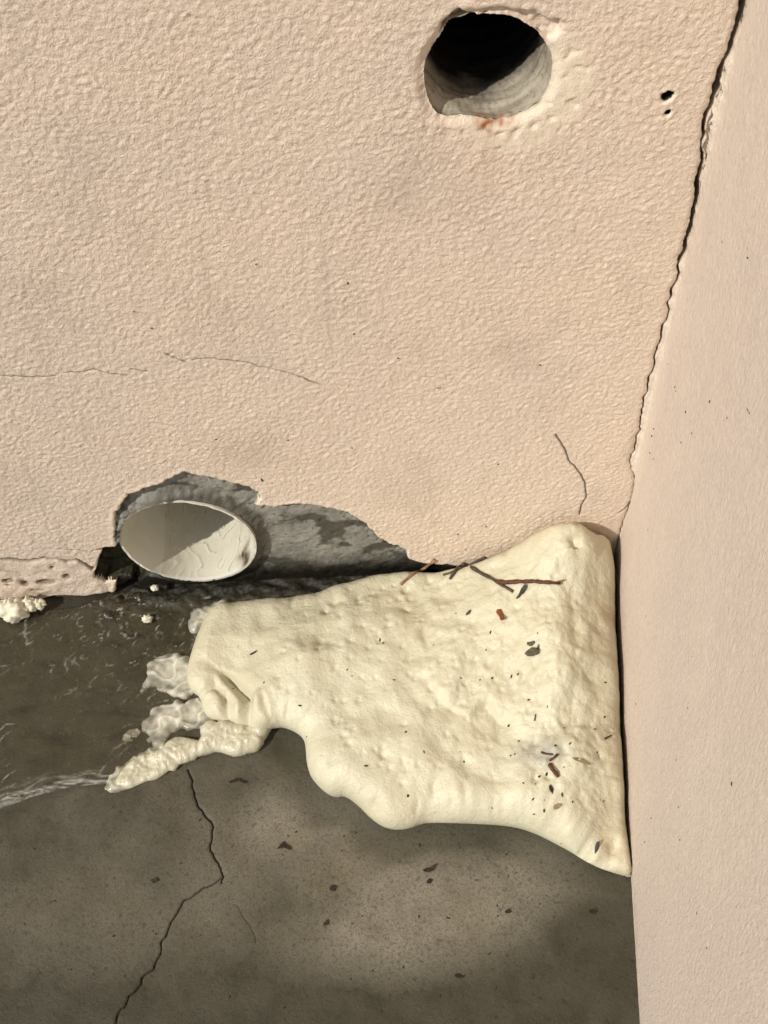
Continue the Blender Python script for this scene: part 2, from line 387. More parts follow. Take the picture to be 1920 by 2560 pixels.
bz = np.array([.004, .004] + [on_wall(*z5(p))[1] for p in [(0,690),(380,690),(540,652),(680,650),(850,655),(1040,632),(1180,622),(1290,565),(1330,560)]] + [-.003, -.003, -.003])
o_ = np.argsort(bx); bx = bx[o_]; bz = bz[o_]
zb = np.interp(gx, bx, bz) + np.where(gx < -.37, .0006 * perlin(gx / .006, gx * 0 + 4.4, 3) + .0004 * perlin(gx / .0025, gx * 0, 4), 0)
# warp so that the right column follows the crack and the bottom row the broken lower edge
tx = smooth(-.08, 0, X); X = X + tx * edge[:, None]
tz = 1 - smooth(0, .05, Z); Z = Z + tz * zb[None, :]
X0, Z0 = X.copy(), Z.copy()
for poly, closed, r in [(HOLE, True, .004), (CHIP, True, .003), (CEM, True, .003), (VOID, True, .003), (HOLE_A, True, .002), (HOLE_B, True, .002), (STRIP_CRACK, False, .003), (STRIP_CRACK2, False, .003)] + [(h, False, .004) for h in HAIR]:
    attract(X, Z, poly, r, closed)
X[:, -1] = edge; X[:, 0] = gx[0]
sH = sdf_field(X, Z, HOLE, .09); sChip = sdf_field(X, Z, CHIP, .01); sChip2 = sdf_field(X, Z, CHIP2, .01); sP = sdf_field(X, Z, PATCH, .03)
sC = sdf_field(X, Z, CEM, .03); sV = sdf_field(X, Z, VOID, .012)
zc = np.interp(X, STRIP_CRACK[:, 0], STRIP_CRACK[:, 1]); inS = smooth(.0006, -.0006, Z - zc) * smooth(-.385, -.392, X)
# crepe stucco: short worms and pimples
wx = X + .0016 * perlin(X / .006, Z / .006, 91); wz = Z + .0016 * perlin(X / .006, Z / .006, 92)
a1 = perlin(wx / .0034, wz / .0031, 1); a2 = perlin(wx / .0019, wz / .0018, 2); a3 = perlin(X / .011, Z / .011, 3)
ridge = 1 - np.abs(perlin(wx / .0043, wz / .0036, 8)) * 2.2
pim = np.clip(perlin(wx / .0030, wz / .0030, 9) - .32, 0, 1)
st = .00026 * np.tanh(2.2 * a1) + .00034 * a2 + .00014 * a3 + .00024 * np.clip(ridge, -.4, 1) + .0008 * pim
big = .0012 * fbm(X / .14, Z / .14, 12, 3)
patch = smooth(-.008, .004, sP + .004 * perlin(X / .009, Z / .009, 31)); patch *= np.where(sP > -.5, 1, 0)
nearedge = smooth(.022, .004, -sH) * (sH > -.5)
crackside = smooth(-.018, -.002, X - edge[:, None])
amp = (1 - .95 * patch) * (1 - .45 * crackside) * (1 + .3 * fbm(X / .03, Z / .03, 77, 2))
h = .88 * st * amp + big
h += patch * (.0005 * fbm(X / .012, Z / .012, 33, 4) + .0004 * np.abs(perlin(X / .007, Z / .012, 35)) + .0003 * fbm(X / .004, Z / .004, 37, 3)) * 1.1 - patch * .0009 * smooth(.35, .6, perlin(X / .006, Z / .006, 41))
h += nearedge * (1 - patch) * .0008 * fbm(X / .006, Z / .006, 36, 3)
h -= smooth(-.005, .0, sH) * .0022 * (sH > -.5)
fray = smooth(-.030, -.002, sH) * (sH > -.5) * smooth(HOLE_C[1] - .01, HOLE_C[1] - .03, Z)
h -= fray * np.clip(fbm(X / .0045, Z / .006, 38, 3), 0, 1) * .0018
h -= smooth(-.0002, .0012, sChip) * (.0050 + .0015 * perlin(X / .006, Z / .006, 39))
h -= smooth(-.0008, .002, sChip2) * (.0034 + .0022 * fbm(X / .004, Z / .004, 40, 3))
cem = smooth(-.0004, .0008, sC)
lip = np.exp(-((sC + .0012) / .0016) ** 2) * (sC > -.5)
h += lip * .0006
h = h * (1 - cem) + cem * (-.0055 + .0010 * fbm(X / .010, Z / .010, 50, 4) + .0016 * fbm(X / .0035, Z / .0035, 57, 3) * smooth(.018, .004, sC) + .0012 * fbm(X / .03, Z / .03, 51, 3) - .0018 * np.clip(perlin(X / .005, Z / .005, 52) - .35, 0, 1))
_pc = on_wall(470, 1360, .0); PE = 1.09; _dp = np.hypot(X - _pc[0], (Z - _pc[1]) / PE) - .0495
h = h + cem * smooth(.010, .001, _dp + .003 * perlin(X / .006, Z / .006, 54)) * .0046
void = smooth(-.0003, .0018, sV)
h = h * (1 - void) + void * (-.015 + .005 * fbm(X / .010, Z / .010, 53, 3))
strip = inS * (1 - void) * (1 - cem)
h = h * (1 - .75 * strip) + strip * (.0012 + .0012 * fbm(X / .012, Z / .012, 55, 4))
pits = np.zeros_like(h); rs = random.Random(5)
def pit(px, py, rx, rz, d):
    cx, cz = on_wall(px, py); m = (np.abs(X - cx) < rx * 2) & (np.abs(Z - cz) < rz * 2)
    q = np.exp(-(((X[m] - cx) / rx) ** 2 + ((Z[m] - cz) / rz) ** 2) ** 1.5) ; pits[m] = np.maximum(pits[m], q * d)
for p in [(452,522,18,7,.006),(368,603,13,4,.004),(245,540,8,8,.004),(60,517,7,6,.004),(105,508,6,6,.003),(658,468,8,7,.003),(90,555,9,3,.002),(515,380,4,4,.002),(910,395,4,4,.003)]:
    q = z5((p[0], p[1])); pit(q[0], q[1], p[2] * .00031, p[3] * .00045, p[4])
h -= pits * (1 - cem)
dsc, _, rsc = line_field(X, Z, STRIP_CRACK, .01); d2, _, r2 = line_field(X, Z, STRIP_CRACK2, .01)
wsc = .0004 + .0010 * smooth(.02, .12, rsc) * smooth(.55, .3, rsc) + .0002
crk = np.exp(-(dsc / wsc) ** 2) * .95; crk2 = np.exp(-(d2 / .0003) ** 2) * .75
h -= crk * .003 + crk2 * .0012
hair = np.zeros_like(h)
for i, hl in enumerate(HAIR):
    d_, _, r_ = line_field(X, Z, hl, .008); w_ = .00042 if i < 5 else .00048
    s_ = (.80 if i < 5 else .9) * (1 if i in (5, 6) else (.75 + .4 * perlin(r_ * 6, r_ * 0, 60 + i)))
    hair = np.maximum(hair, np.exp(-(d_ / w_) ** 2) * s_)
h -= hair * .0010
for P_, d_ in ((HOLE_A, .0012), (HOLE_B, .0012)):
    s_ = sdf_field(X, Z, P_, .006); h -= smooth(-.0004, .0006, s_) * d_; h += np.exp(-((s_ + .0008) / .0008) ** 2) * .0004 * (s_ > -.5)
# edge beside the corner crack turns in a little
h -= smooth(-.0022, 0, X - edge[:, None]) * .0009
rightface = np.zeros(h.shape)
VY = -h
# attributes
soft = lambda s, a, b: smooth(a, b, s)
lowz = smooth(.030, .0, Z)
dirt_shade = .22 * smooth(.0, .8, fbm(X / .06, Z / .09, 61, 4)) + .16 * smooth(.1, .6, fbm(X / .006, Z / .16, 73, 3)) * smooth(.0, .5, fbm(X / .08, Z / .12, 74, 2))
dirt_shade = np.maximum(dirt_shade, smooth(.0, .0012, pits) * .85)
dirt_shade = np.maximum(dirt_shade, strip * (.04 + .60 * smooth(.10, .55, fbm(X / .018, Z / .013, 62, 4))) * .75)
dirt_shade = np.maximum(dirt_shade, smooth(-.0004, .0015, sChip) * .30)
dirt_shade = np.maximum(dirt_shade, smooth(-.0006, .002, sChip2) * .36 * smooth(-.2, .5, fbm(X / .008, Z / .008, 63, 3)))
sA = sdf_field(X, Z, HOLE_A, .02); sB = sdf_field(X, Z, HOLE_B, .02)
dirt_shade = np.maximum(dirt_shade, np.maximum(smooth(.0004, .0022, sA), smooth(.0004, .0018, sB)))  # drill hole mouths darkened too, shade put into the colour
# streak of drip under the hole and an old faint run on the left
rx_, rz_ = on_wall(1225, 310)
run = np.exp(-((X - rx_ - .002 * perlin(Z / .02, Z * 0, 64)) / (.006 + .05 * np.clip(rz_ - Z, 0, .05))) ** 2) * smooth(rz_ + .006, rz_ - .006, Z) * smooth(rz_ - .09, rz_ - .01, Z)
rust = np.zeros_like(h)
for px, py, rr, a in ((1216, 303, .0050, 1.3), (1222, 297, .004, 1.2), (1212, 318, .0035, 1.1), (1262, 300, .0042, 1.2), (1255, 306, .0035, .9), (1240, 306, .0035, .7)):
    cx, cz = on_wall(px, py); rust = np.maximum(rust, a * np.exp(-(((X - cx) / rr) ** 2 + ((Z - cz) / rr) ** 2)) * (.6 + .8 * perlin(X / .003, Z / .003, 65)))
rust = np.clip(np.maximum(rust * 1.1, run * .14), 0, 1)
lx, lz = on_wall(515, 700)
old = np.exp(-((X - lx) / .003) ** 2) * smooth(lz + .05, lz, Z) * smooth(lz - .07, lz, Z) * .12
dirt_shade = np.clip(np.maximum(dirt_shade, old) + .05 * lip, 0, 1)
pale = np.clip(patch * smooth(-.010, .006, sP) * (.95 + .5 * fbm(X / .02, Z / .02, 66, 3)) + smooth(-.0035, -.0005, sC) * (sC < .0002) * (sC > -.5) * .35 + np.maximum(smooth(-.0025, -.0002, sA), smooth(-.003, -.0002, sB)) * (1 - np.maximum(smooth(0, .0005, sA), smooth(0, .0005, sB))) * .6, 0, .85)
wet = cem * np.clip(.12 + .95 * smooth(.045, .010, Z - .012 * fbm(X / .02, Z / .02, 67, 3)) + .95 * smooth(.18, .34, fbm(X / .030, Z / .020, 68, 4) + .12), 0, 1)
pipe_c = np.array(on_wall(470, 1360, .0)); PR = .0495
dp = np.hypot(X - pipe_c[0], (Z - pipe_c[1]) / PE) - PR
wet = np.maximum(wet, cem * smooth(.016, .004, dp - .006 * perlin(X / .012, Z / .012, 69)) * smooth(pipe_c[0] - .035, pipe_c[0], X) * .85)
cdirt = cem * np.clip(smooth(.030, .008, Z - .008 * fbm(X / .01, Z / .01, 70, 3)) + .9 * smooth(.42, .6, perlin(X / .006, Z / .005, 71)) * smooth(.012, .0, sC) + smooth(.5, .62, perlin(X / .004, Z / .004, 72)) * .5, 0, 1)
sepc = np.clip(cdirt, 0, 1)
A = {'patch': patch, 'dirt_shade': np.where(cem > .5, sepc, dirt_shade), 'rust': rust, 'pale': pale, 'crack': np.clip(np.maximum(np.maximum(np.maximum(crk, crk2), hair * 1.2), np.maximum(smooth(.0002, .0009, sA), smooth(.0001, .0007, sB))), 0, 1), 'wet': wet}  # crack colour also blackens the drill hole mouths as painted shade
V = np.stack([X, VY, Z], -1)
# returns: right edge and lower edge turn into the wall, top goes over the coping
def add_cols(V, A, dy):
    c = V[:, -1:, :].copy(); c[..., 1] += dy; c[..., 0] += .0003
    return np.concatenate([V, c], 1), {k: np.concatenate([a, a[:, -1:]], 1) for k, a in A.items()}
V, A = add_cols(V, A, .004); V, A = add_cols(V, A, .012)
A['dirt_shade'][:, -2:] = .5
r0 = V[:1].copy(); r0[..., 1] += .02
r1 = V[-1:].copy(); r1[..., 1] = .22
V = np.concatenate([r0, V, r1], 0); A = {k: np.concatenate([a[:1], a, a[-1:]], 0) for k, a in A.items()}
nr, nc = V.shape[:2]
Fq = grid_faces(nr, nc)
Vf = V.reshape(-1, 3); Af = {k: a.reshape(-1) for k, a in A.items()}
def padmask(m):   # (nR,nC) field to the padded grid
    m = np.concatenate([m, m[:, -1:], m[:, -1:]], 1); return np.concatenate([m[:1], m, m[-1:]], 0).reshape(-1)
def facemean(f): return f[Fq].mean(1)
fH = facemean(padmask(sH)); fC = facemean(padmask(sC)); fV = facemean(padmask(sV)); fS = facemean(padmask(strip)); fP = facemean(padmask(patch))
fD = facemean(padmask(np.hypot(X - pipe_c[0], (Z - pipe_c[1]) / PE)))
fA = facemean(padmask(sA)); fB = facemean(padmask(sB))
keep = (fH < 0.00005) & (fD > PR - .0008) & (fA < .0005) & (fB < .0004)
f_c = keep & (fC > .0003) & (fV < .0003); f_v = keep & (fV >= .0003); f_s = keep & (fS > .5) & ~f_c & ~f_v; f_p = keep & (fP > .6) & ~f_c
f_w = keep & ~f_c & ~f_v & ~f_s & ~f_p
def part(name, m, mat, parent=None):
    v, f, a = compact(Vf, Fq[m], Af); return mesh_obj(name, v, f, mat, parent, a)
wall = part('stucco_wall', f_w, M_WALL); tag(wall, 'pink stucco back wall with a drilled hole and cracked corner', 'wall')
part('cement_patch', f_c, M_CEMENT, wall); part('cavity', f_v, M_MOSS_SHADE, wall); part('skirting_strip', f_s, M_WALL, wall); part('plaster_patch', f_p, M_WALL, wall)

# the bored hole through the wall
def tube_from_ring(ring, centre, R, depths, name, mat, parent, nz, rings=True):
    n = len(ring); V = []; D = []; Ru = []
    ang = np.arctan2(ring[:, 1] - centre[1], ring[:, 0] - centre[0])
    for i, y in enumerate(depths):
        k = smooth(0, .010, y)
        base = centre + (ring - centre) * 1.015
        circ = centre + np.stack([np.cos(ang), np.sin(ang)], -1) * R
        p = base * (1 - k) + circ * k
        rr = .0007 * perlin(ang * 3, np.full(n, y / .006), nz) + .0005 * perlin(ang * 14, np.full(n, y / .0035), nz + 1) + .0005 * np.sin(y / .0024 + .8 * perlin(ang * 2, ang * 0, nz + 3))
        p = p + (p - centre) / R * rr[:, None]
        V.append(np.stack([p[:, 0], np.full(n, y + .0022), p[:, 1]], -1))
        D.append(smooth(.008, .040, y + .012 * perlin(ang * 2, np.full(n, y / .02), nz + 5)) * np.ones(n) + .9 * np.exp(-((y - .036 - .003 * perlin(ang * 4, ang * 0, nz + 7)) / .0011) ** 2) * (np.sin(ang) < -.2))  # depth shade painted into the bore colour, plus the dark ring mark
        Ru.append(np.clip(smooth(.006, .001, y) * (np.exp(-((ang + 1.62) / .07) ** 2) + .8 * np.exp(-((ang + 1.30) / .06) ** 2) + .5 * np.exp(-((ang + 1.47) / .05) ** 2)) * (.8 + .6 * perlin(ang * 18, np.full(n, y / .002), nz + 9)), 0, 1))
    V = np.concatenate(V); F = []
    m = len(depths)
    for i in range(m - 1):
        for j in range(n):
            F.append((i * n + j, i * n + (j + 1) % n, (i + 1) * n + (j + 1) % n, (i + 1) * n + j))
    V = np.concatenate([V, [[centre[0], depths[-1] + .0022, centre[1]]]]); c = len(V) - 1
    F = np.array(F)
    o = mesh_obj(name, V[:-1], F, mat, parent, {'dirt_shade': np.clip(np.concatenate(D), 0, 1), 'rust': np.concatenate(Ru)})
    cap = mesh_obj('hole_end', np.concatenate([V[(m - 1) * n:m * n], V[-1:]]), [(j, (j + 1) % n, n) for j in range(n)], M_DARK, parent)
    return o
# resample mouth
def resample(P, n):
    Q = np.vstack([P, P[:1]]); L = np.concatenate([[0], np.cumsum(np.hypot(*np.diff(Q, axis=0).T))]); t = np.linspace(0, L[-1], n, endpoint=False)
    return np.stack([np.interp(t, L, Q[:, 0]), np.interp(t, L, Q[:, 1])], -1)
mouth = resample(HOLE, 220)
HC = HOLE.mean(0); HR = np.hypot(*(mouth - HC).T).mean() * .985
bore = tube_from_ring(mouth, HC, HR, np.concatenate([np.arange(0, .09, .0016), np.arange(.09, .30, .012)]), 'hole_bore', M_BORE, wall, 7)

for P_, nm in ((HOLE_A, 'drill_hole'), (HOLE_B, 'drill_hole')):
    rg = resample(P_, 36); cc = rg.mean(0); Vd = []
    for y_, k_ in ((.0012, 1.02), (.004, .92), (.010, .8), (.030, .75)): Vd.append(np.stack([cc[0] + (rg[:, 0] - cc[0]) * k_, np.full(36, y_), cc[1] + (rg[:, 1] - cc[1]) * k_], -1))
    Fd = [(i_ * 36 + j, i_ * 36 + (j + 1) % 36, (i_ + 1) * 36 + (j + 1) % 36, (i_ + 1) * 36 + j) for i_ in range(3) for j in range(36)] + [tuple(range(108, 144))]
    mesh_obj(nm, np.concatenate(Vd), Fd, M_DARK, wall)

# added backing, shade painted near-black, behind the corner crack and broken lower edge
def box(name, lo, hi, mat, parent):
    x0, y0, z0 = lo; x1, y1, z1_ = hi
    v = [(x0,y0,z0),(x1,y0,z0),(x1,y1,z0),(x0,y1,z0),(x0,y0,z1_),(x1,y0,z1_),(x1,y1,z1_),(x0,y1,z1_)]
    return mesh_obj(name, v, [(0,3,2,1),(4,5,6,7),(0,1,5,4),(1,2,6,5),(2,3,7,6),(3,0,4,7)], mat, parent, None, False)
box('crack_backing', (-.05, .0152, -.02), (.03, .06, 1.49), M_DARK, wall)
box('gap_backing', (-2.59, .0195, -.01), (-.372, .05, .0135), M_DARK, wall)

# ------------------------------------------------------------------ side wall with a coved corner
DIR = np.array([-math.sin(WA), -math.cos(WA)]); NRM = np.array([-math.cos(WA), math.sin(WA)])
gs = graded(0.0, .43, .0012, 0.0, 1.7); gz2 = graded(-.003, .53, .0013, -.003, 1.3)
Sg, Zg = np.meshgrid(gs, gz2)
sx = crack_x(gz2) + crack_w(gz2) * .5
sx = np.maximum(sx, -.0075)
# plan profile: leaves the crack along the back wall, bends through a cove into the side wall
k = .0045
w = k * np.logaddexp(0, (Sg - .016) / k)
u = (Sg - w) / .016
PX = sx[:, None] + u * (.0005 - sx)[:, None] + w * DIR[0]; PY = w * DIR[1] - .0004
hs = .00020 * fbm(Sg / .005, Zg / .005, 101, 4) + .0003 * fbm(Sg / .12, Zg / .12, 102, 2) + .00010 * fbm(Sg / .02, Zg / .02, 103, 3)
near = smooth(.03, .006, Sg)
hs += near * (.0006 * fbm(Sg / .007, Zg / .012, 104, 4)) - smooth(.0016, 0, Sg) * .0006
flake = np.zeros_like(hs)
for px, py, rr in ((1808, 200, .006), (1800, 268, .008), (1788, 330, .007), (1795, 350, .004), (1783, 378, .006), (1768, 440, .007), (1862, 40, .004), (1585, 1200, .008)):
    cz = on_wall(px, py)[1]; cx = max(.0015, (on_wall(px, py)[0] - np.interp(cz, gz2, sx)))
    q = np.hypot((Sg - cx) / 1.0, (Zg - cz) * .55) - rr * .55 * (1 + .5 * perlin(Sg / .004, Zg / .004, int(py)))
    flake = np.maximum(flake, smooth(.0006, -.0006, q))
hs -= flake * .0030; hs += .0012 * np.exp(-((flake - .25) / .2) ** 2) * (flake > .02)
PX = PX + NRM[0] * hs * smooth(.0, .02, Sg); PY = PY + NRM[1] * hs * smooth(.0, .02, Sg) - hs * (1 - smooth(.0, .02, Sg))
V = np.stack([PX, PY, Zg], -1)
At = {'dirt_shade': np.clip(.10 * flake + .30 * smooth(.02, .0, Zg) * smooth(.0, .5, fbm(Sg / .03, Zg / .03, 105, 3) + .2), 0, 1), 'rust': np.zeros_like(hs), 'crack': np.zeros_like(hs),
      'pale': np.clip(smooth(.05, .012, Sg) * .30 + .3 * flake, 0, .8)}
c0 = V[:, :1].copy(); c0[..., 1] += .004; c1 = c0.copy(); c1[..., 1] += .0098; c0[..., 0] += .0002
V = np.concatenate([c1, c0, V], 1); At = {k_: np.concatenate([a[:, :1], a[:, :1], a], 1) for k_, a in At.items()}; At['dirt_shade'][:, :2] = .5
r1 = V[-1:].copy(); r1[..., 0] += .2; V = np.concatenate([V, r1], 0); At = {k_: np.concatenate([a, a[-1:]], 0) for k_, a in At.items()}
side = mesh_obj('side_wall', V.reshape(-1, 3), grid_faces(*V.shape[:2]), M_SIDE, None, {k_: a.reshape(-1) for k_, a in At.items()})
tag(side, 'smooth pink side wall at the right, meeting the stucco wall', 'wall')

# ------------------------------------------------------------------ foam outline and thickness
FOAM_PX = [(556,1531),(620,1523),(700,1513),(790,1500),(860,1480),(930,1462),(1000,1454),(1110,1449)]
def z3(p): return (200 + p[0] * .4219, 1480 + p[1] * .4219)
def chaikin(P, k=2):
    P = np.asarray(P, float)
    for _ in range(k):
        Q = np.empty((len(P) * 2 - 2, 2)); Q[0::2] = P[:-1] * .75 + P[1:] * .25; Q[1::2] = P[:-1] * .25 + P[1:] * .75
        P = np.vstack([P[:1], Q, P[-1:]])
    return P
foam_front = [z3(p) for p in [(845,45),(790,130),(745,215),(700,310),(668,400),(648,480),(645,560),(665,610),(715,640),(735,700),(752,755),(820,785),(900,805),(990,822),(1060,850),(1120,842),(1180,828)]] + [full(p) for p in [(591,1592),(605,1578),(640,1592),(660,1610),(664,1640),(665,1662),(672,1690),(690,1712),(712,1730),(732,1734),(745,1730),(775,1752),(800,1778),(828,1797),(855,1803),(885,1800),(905,1792),(925,1787),(1000,1791),(1100,1796),(1150,1811),(1210,1841),(1280,1879),(1340,1894),(1364,1899)]]
side_pt = lambda s, off: (DIR[0] * s + NRM[0] * off, DIR[1] * s + NRM[1] * off)
P1 = floorpoly(FOAM_PX[:-1]); P2 = chaikin(floorpoly(foam_front))
rt = [side_pt(s, .0022) for s in (.20, .15, .10, .06, .02)]
# order: back edge left to right reversed -> go down left side, along front, up right side, back along the wall
back = [(-.006, -.002), (-.03, -.0015), (-.09, -.0015), (-.135, -.002)]
poly = np.array(list(P2) + rt + back + list(P1[::-1]))
FOAM = poly
def idw(x, y, pts, w):
    num = np.zeros(x.shape); den = np.zeros(x.shape)
    for (a, b, v) in pts:
        g = np.exp(-((x - a) ** 2 + (y - b) ** 2) / (w * w)) + 1e-9; num += g * v; den += g
    return num / den
T_PTS = [(-.012,-.005,.102),(-.04,-.01,.100),(-.085,-.005,.052),(-.12,-.004,.026),(-.15,-.01,.018),(-.20,-.02,.022),(-.24,-.03,.024),(-.30,-.05,.019),(-.25,-.1,.030),(-.19,-.07,.032),(-.14,-.05,.034),(-.09,-.06,.05),(-.045,-.06,.072),(-.01,-.06,.064),(-.045,-.10,.062),(-.012,-.10,.055),(-.05,-.15,.050),(-.012,-.15,.042),(-.10,-.10,.045),(-.13,-.14,.040),(-.10,-.17,.038),(-.2,-.15,.030),(-.17,-.2,.026),(-.035,-.2,.034),(-.10,-.2,.032),(-.01,-.23,.020),(-.305,-.08,.017),(-.30,-.115,.013),(-.27,-.12,.022)]
def blob(name, poly, Tfun, Rfun, step, mat, parent=None, lumps=None, attrs=None, z0=-.0008, under=50, thick_noise=0.0):
    """a body lying on the floor: rolled, overhanging edge, free relief on top"""
    lo = poly.min(0) - step * 2; hi = poly.max(0) + step * 2
    X, Y = np.meshgrid(np.arange(lo[0], hi[0], step), np.arange(lo[1], hi[1], step))
    d, qx, qy = sdf(X, Y, poly)
    # smooth inward direction
    T = Tfun(X, Y); R = Rfun(X, Y, T)
    gxn = np.where(d > 1e-7, (X - qx) / np.maximum(np.abs(d), 1e-7), 0); gyn = np.where(d > 1e-7, (Y - qy) / np.maximum(np.abs(d), 1e-7), 0)
    s = np.clip(d / R, 0, 1); th0 = math.radians(-under); th = th0 + s * (math.pi / 2 - th0)
    out = R * (1 - np.cos(th)); band = (d < R) & (d > 0)
    px = np.where(band, qx + gxn * out, X); py = np.where(band, qy + gyn * out, Y)
    prof = (np.sin(th) - math.sin(th0)) / (1 - math.sin(th0))
    L = lumps(X, Y, d) if lumps is not None else 0
    z = z0 + T * prof + L * smooth(.15, .75, prof)
    nr, nc = X.shape; F = grid_faces(nr, nc); dm = d.reshape(-1)
    keep = (dm[F] > 0).all(1)
    V = np.stack([px, py, z], -1).reshape(-1, 3)
    at = {k_: f(X, Y, d).reshape(-1) for k_, f in (attrs or {}).items()}
    v, f, a = compact(V, F[keep], at)
    return mesh_obj(name, v, f, mat, parent, a)
def fp(z, *pts): return floorpoly([full(p) for p in pts], z)
GROOVES = [  # polyline, depth, width on the left side, width on the right side
    (floorpoly([z3(p) for p in [(800,480),(880,560),(935,640),(945,730),(930,790)]], .02), -.0055, .006, .006),
    (floorpoly([z3(p) for p in [(690,600),(770,625),(850,700),(880,780)]], .02), -.004, .005, .005),
    (floorpoly([z3(p) for p in [(660,560),(740,545),(820,590),(860,620)]], .02), -.0035, .005, .005),
    (floorpoly([z3(p) for p in [(1020,600),(1060,680),(1130,760),(1180,800)]], .02), -.005, .007, .007),
    (floorpoly([z3(p) for p in [(880,60),(800,180),(760,300),(740,420)]], .02), -.003, .009, .009),
    (floorpoly([z3(p) for p in [(835,470),(900,520),(960,580),(1015,640),(1018,710),(1003,790)]], .016), .0085, .0022, .010),
    (floorpoly([z3(p) for p in [(735,585),(800,590),(860,640),(900,720),(960,790)]], .012), .005, .006, .0035),
    (floorpoly([z3(p) for p in [(700,640),(780,660),(820,720),(860,760)]], .010), .005, .004, .006),
    (floorpoly([z3(p) for p in [(640,600),(720,600),(760,640)]], .010), .003, .004, .004),
    (floorpoly([z3(p) for p in [(1130,690),(1060,720),(1040,800)]], .010), .004, .006, .004),
    (fp(.035, (918,1440),(925,1480),(960,1520),(1000,1545)), .0035, .003, .014),
    (fp(.04, (925,1400),(915,1345),(950,1310)), .003, .005, .010),
    (fp(.045, (1040,1500),(1075,1535),(1110,1562)), .0045, .003, .016),
    (fp(.04, (930,1560),(970,1620),(1050,1670),(1120,1690)), .004, .018, .010),
    (fp(.035, (880,1390),(890,1480),(930,1560)), .003, .018, .012),
    (fp(.03, (640,1400),(690,1380),(740,1395)), .0022, .010, .008),
    (fp(.028, (800,1300),(880,1310),(930,1290)), .002, .008, .012),
    (fp(.06, (1240,1230),(1235,1290),(1245,1400),(1240,1540),(1210,1620)), .004, .012, .008),
    (fp(.06, (1228,1200),(1237,1222)), .006, .005, .005),
    (fp(.02, (1262,1805),(1288,1835)), .004, .004, .004),
    (fp(.02, (1318,1810),(1325,1860)), .003, .004, .004),
]
MOUNDS = [(fp(.05, (1120, 1500))[0], .030, -.006), (fp(.05, (1010, 1560))[0], .022, -.004), (fp(.05, (1000, 1400))[0], .03, -.003), (fp(.055, (1215, 1450))[0], .014, .003), (fp(.03, (640,1392))[0], .016, .0035), (fp(.03, (620,1450))[0], .03, .004), (fp(.06, (1290,1210))[0], .012, .004), (fp(.05, (1180,1380))[0], .04, .003), (fp(.02, (730,1640))[0], .03, .002)]
def foam_rough(X, Y): return smooth(-.19, -.05, X + .03 * fbm(X / .06, Y / .06, 207, 2))
def foam_lumps(X, Y, d):
    L = .0068 * fbm(X / .050, Y / .050, 201, 3) + .0026 * fbm(X / .018, Y / .016, 202, 3) * (.45 + .75 * foam_rough(X, Y))
    ro = foam_rough(X, Y) * smooth(.0, .035, d)
    wx = X + .004 * perlin(X / .014, Y / .014, 203)
    L += ro * (.0024 * np.abs(fbm(wx / .012, Y / .012, 204, 4)) + .0008 * fbm(X / .0045, Y / .0045, 205, 3) - .0016 * np.clip(perlin(wx / .010, Y / .026, 209) - .25, 0, 1)) + (1 - ro) * .00025 * fbm(X / .006, Y / .006, 206, 3)
    flank = smooth(-.045, -.02, X + .083 * -Y * -1)
    L += flank * .0012 * perlin(X / .006, Y / .022, 208)
    for P, dep, wl, wr in GROOVES:
        dep = dep * 1.35
        dd, sg, rn = line_field(X, Y, P, max(wl, wr) * 2.6)
        fade = smooth(0, .18, rn) * smooth(1, .8, rn)
        w_ = np.where(sg > 0, wl, wr); near_ = np.exp(-(dd / w_) ** 1.3)
        L -= dep * near_ * (.25 + .75 * fade) * np.where(dd < .5, 1, 0)
    for c, r, a in MOUNDS: L += a * np.exp(-((X - c[0]) ** 2 + (Y - c[1]) ** 2) / (r * r))
    rr = random.Random(11)
    for i in range(520):
        cx = rr.uniform(-.26, -.005); cy = rr.uniform(-.24, -.005); r = rr.uniform(.0008, .0022) * (1.5 if rr.random() < .12 else 1)
        m = (np.abs(X - cx) < r * 3) & (np.abs(Y - cy) < r * 3)
        L[m] -= r * .8 * np.exp(-((X[m] - cx) ** 2 + ((Y[m] - cy) * rr.uniform(.7, 1.3)) ** 2) / (r * r))
    return L
def foam_T(X, Y):
    T = idw(X, Y, T_PTS, .034)
    dw = X * NRM[0] + Y * NRM[1]          # distance to the side wall
    return np.clip(T * (1.03 - .45 * smooth(.044, .0, dw)) , .004, .2)
def foam_R(X, Y, T): 
    dw = X * NRM[0] + Y * NRM[1]
    return np.clip(T * .62, .003, .020) * (1 - .55 * smooth(.03, .0, dw)) * (1 - .5 * smooth(-.03, .0, Y))
gd = fp(.035, (1165, 1632))[0]
foam = blob('foam_mass', FOAM, foam_T, foam_R, .00115, M_FOAM, None, foam_lumps, {
    'dirt_shade': lambda X, Y, d: np.exp(-(((X - gd[0]) / .017) ** 2 + ((Y - gd[1]) / .010) ** 2) ** 1.4) * (.65 + .5 * fbm(X / .008, Y / .008, 211, 3)),
    'tan': lambda X, Y, d: np.clip(.5 * smooth(.35, .7, fbm(X / .03, Y / .03, 212, 4) + .1) * smooth(-.09, -.03, X) + .35 * smooth(.036, .006, X * NRM[0] + Y * NRM[1]) * (.5 + fbm(X / .012, Y / .035, 213, 3)), 0, .6)})  # tan also paints the shade on the flank turned to the side wall
tag(foam, 'large cream foam mass slumped in the corner between both walls', 'foam')

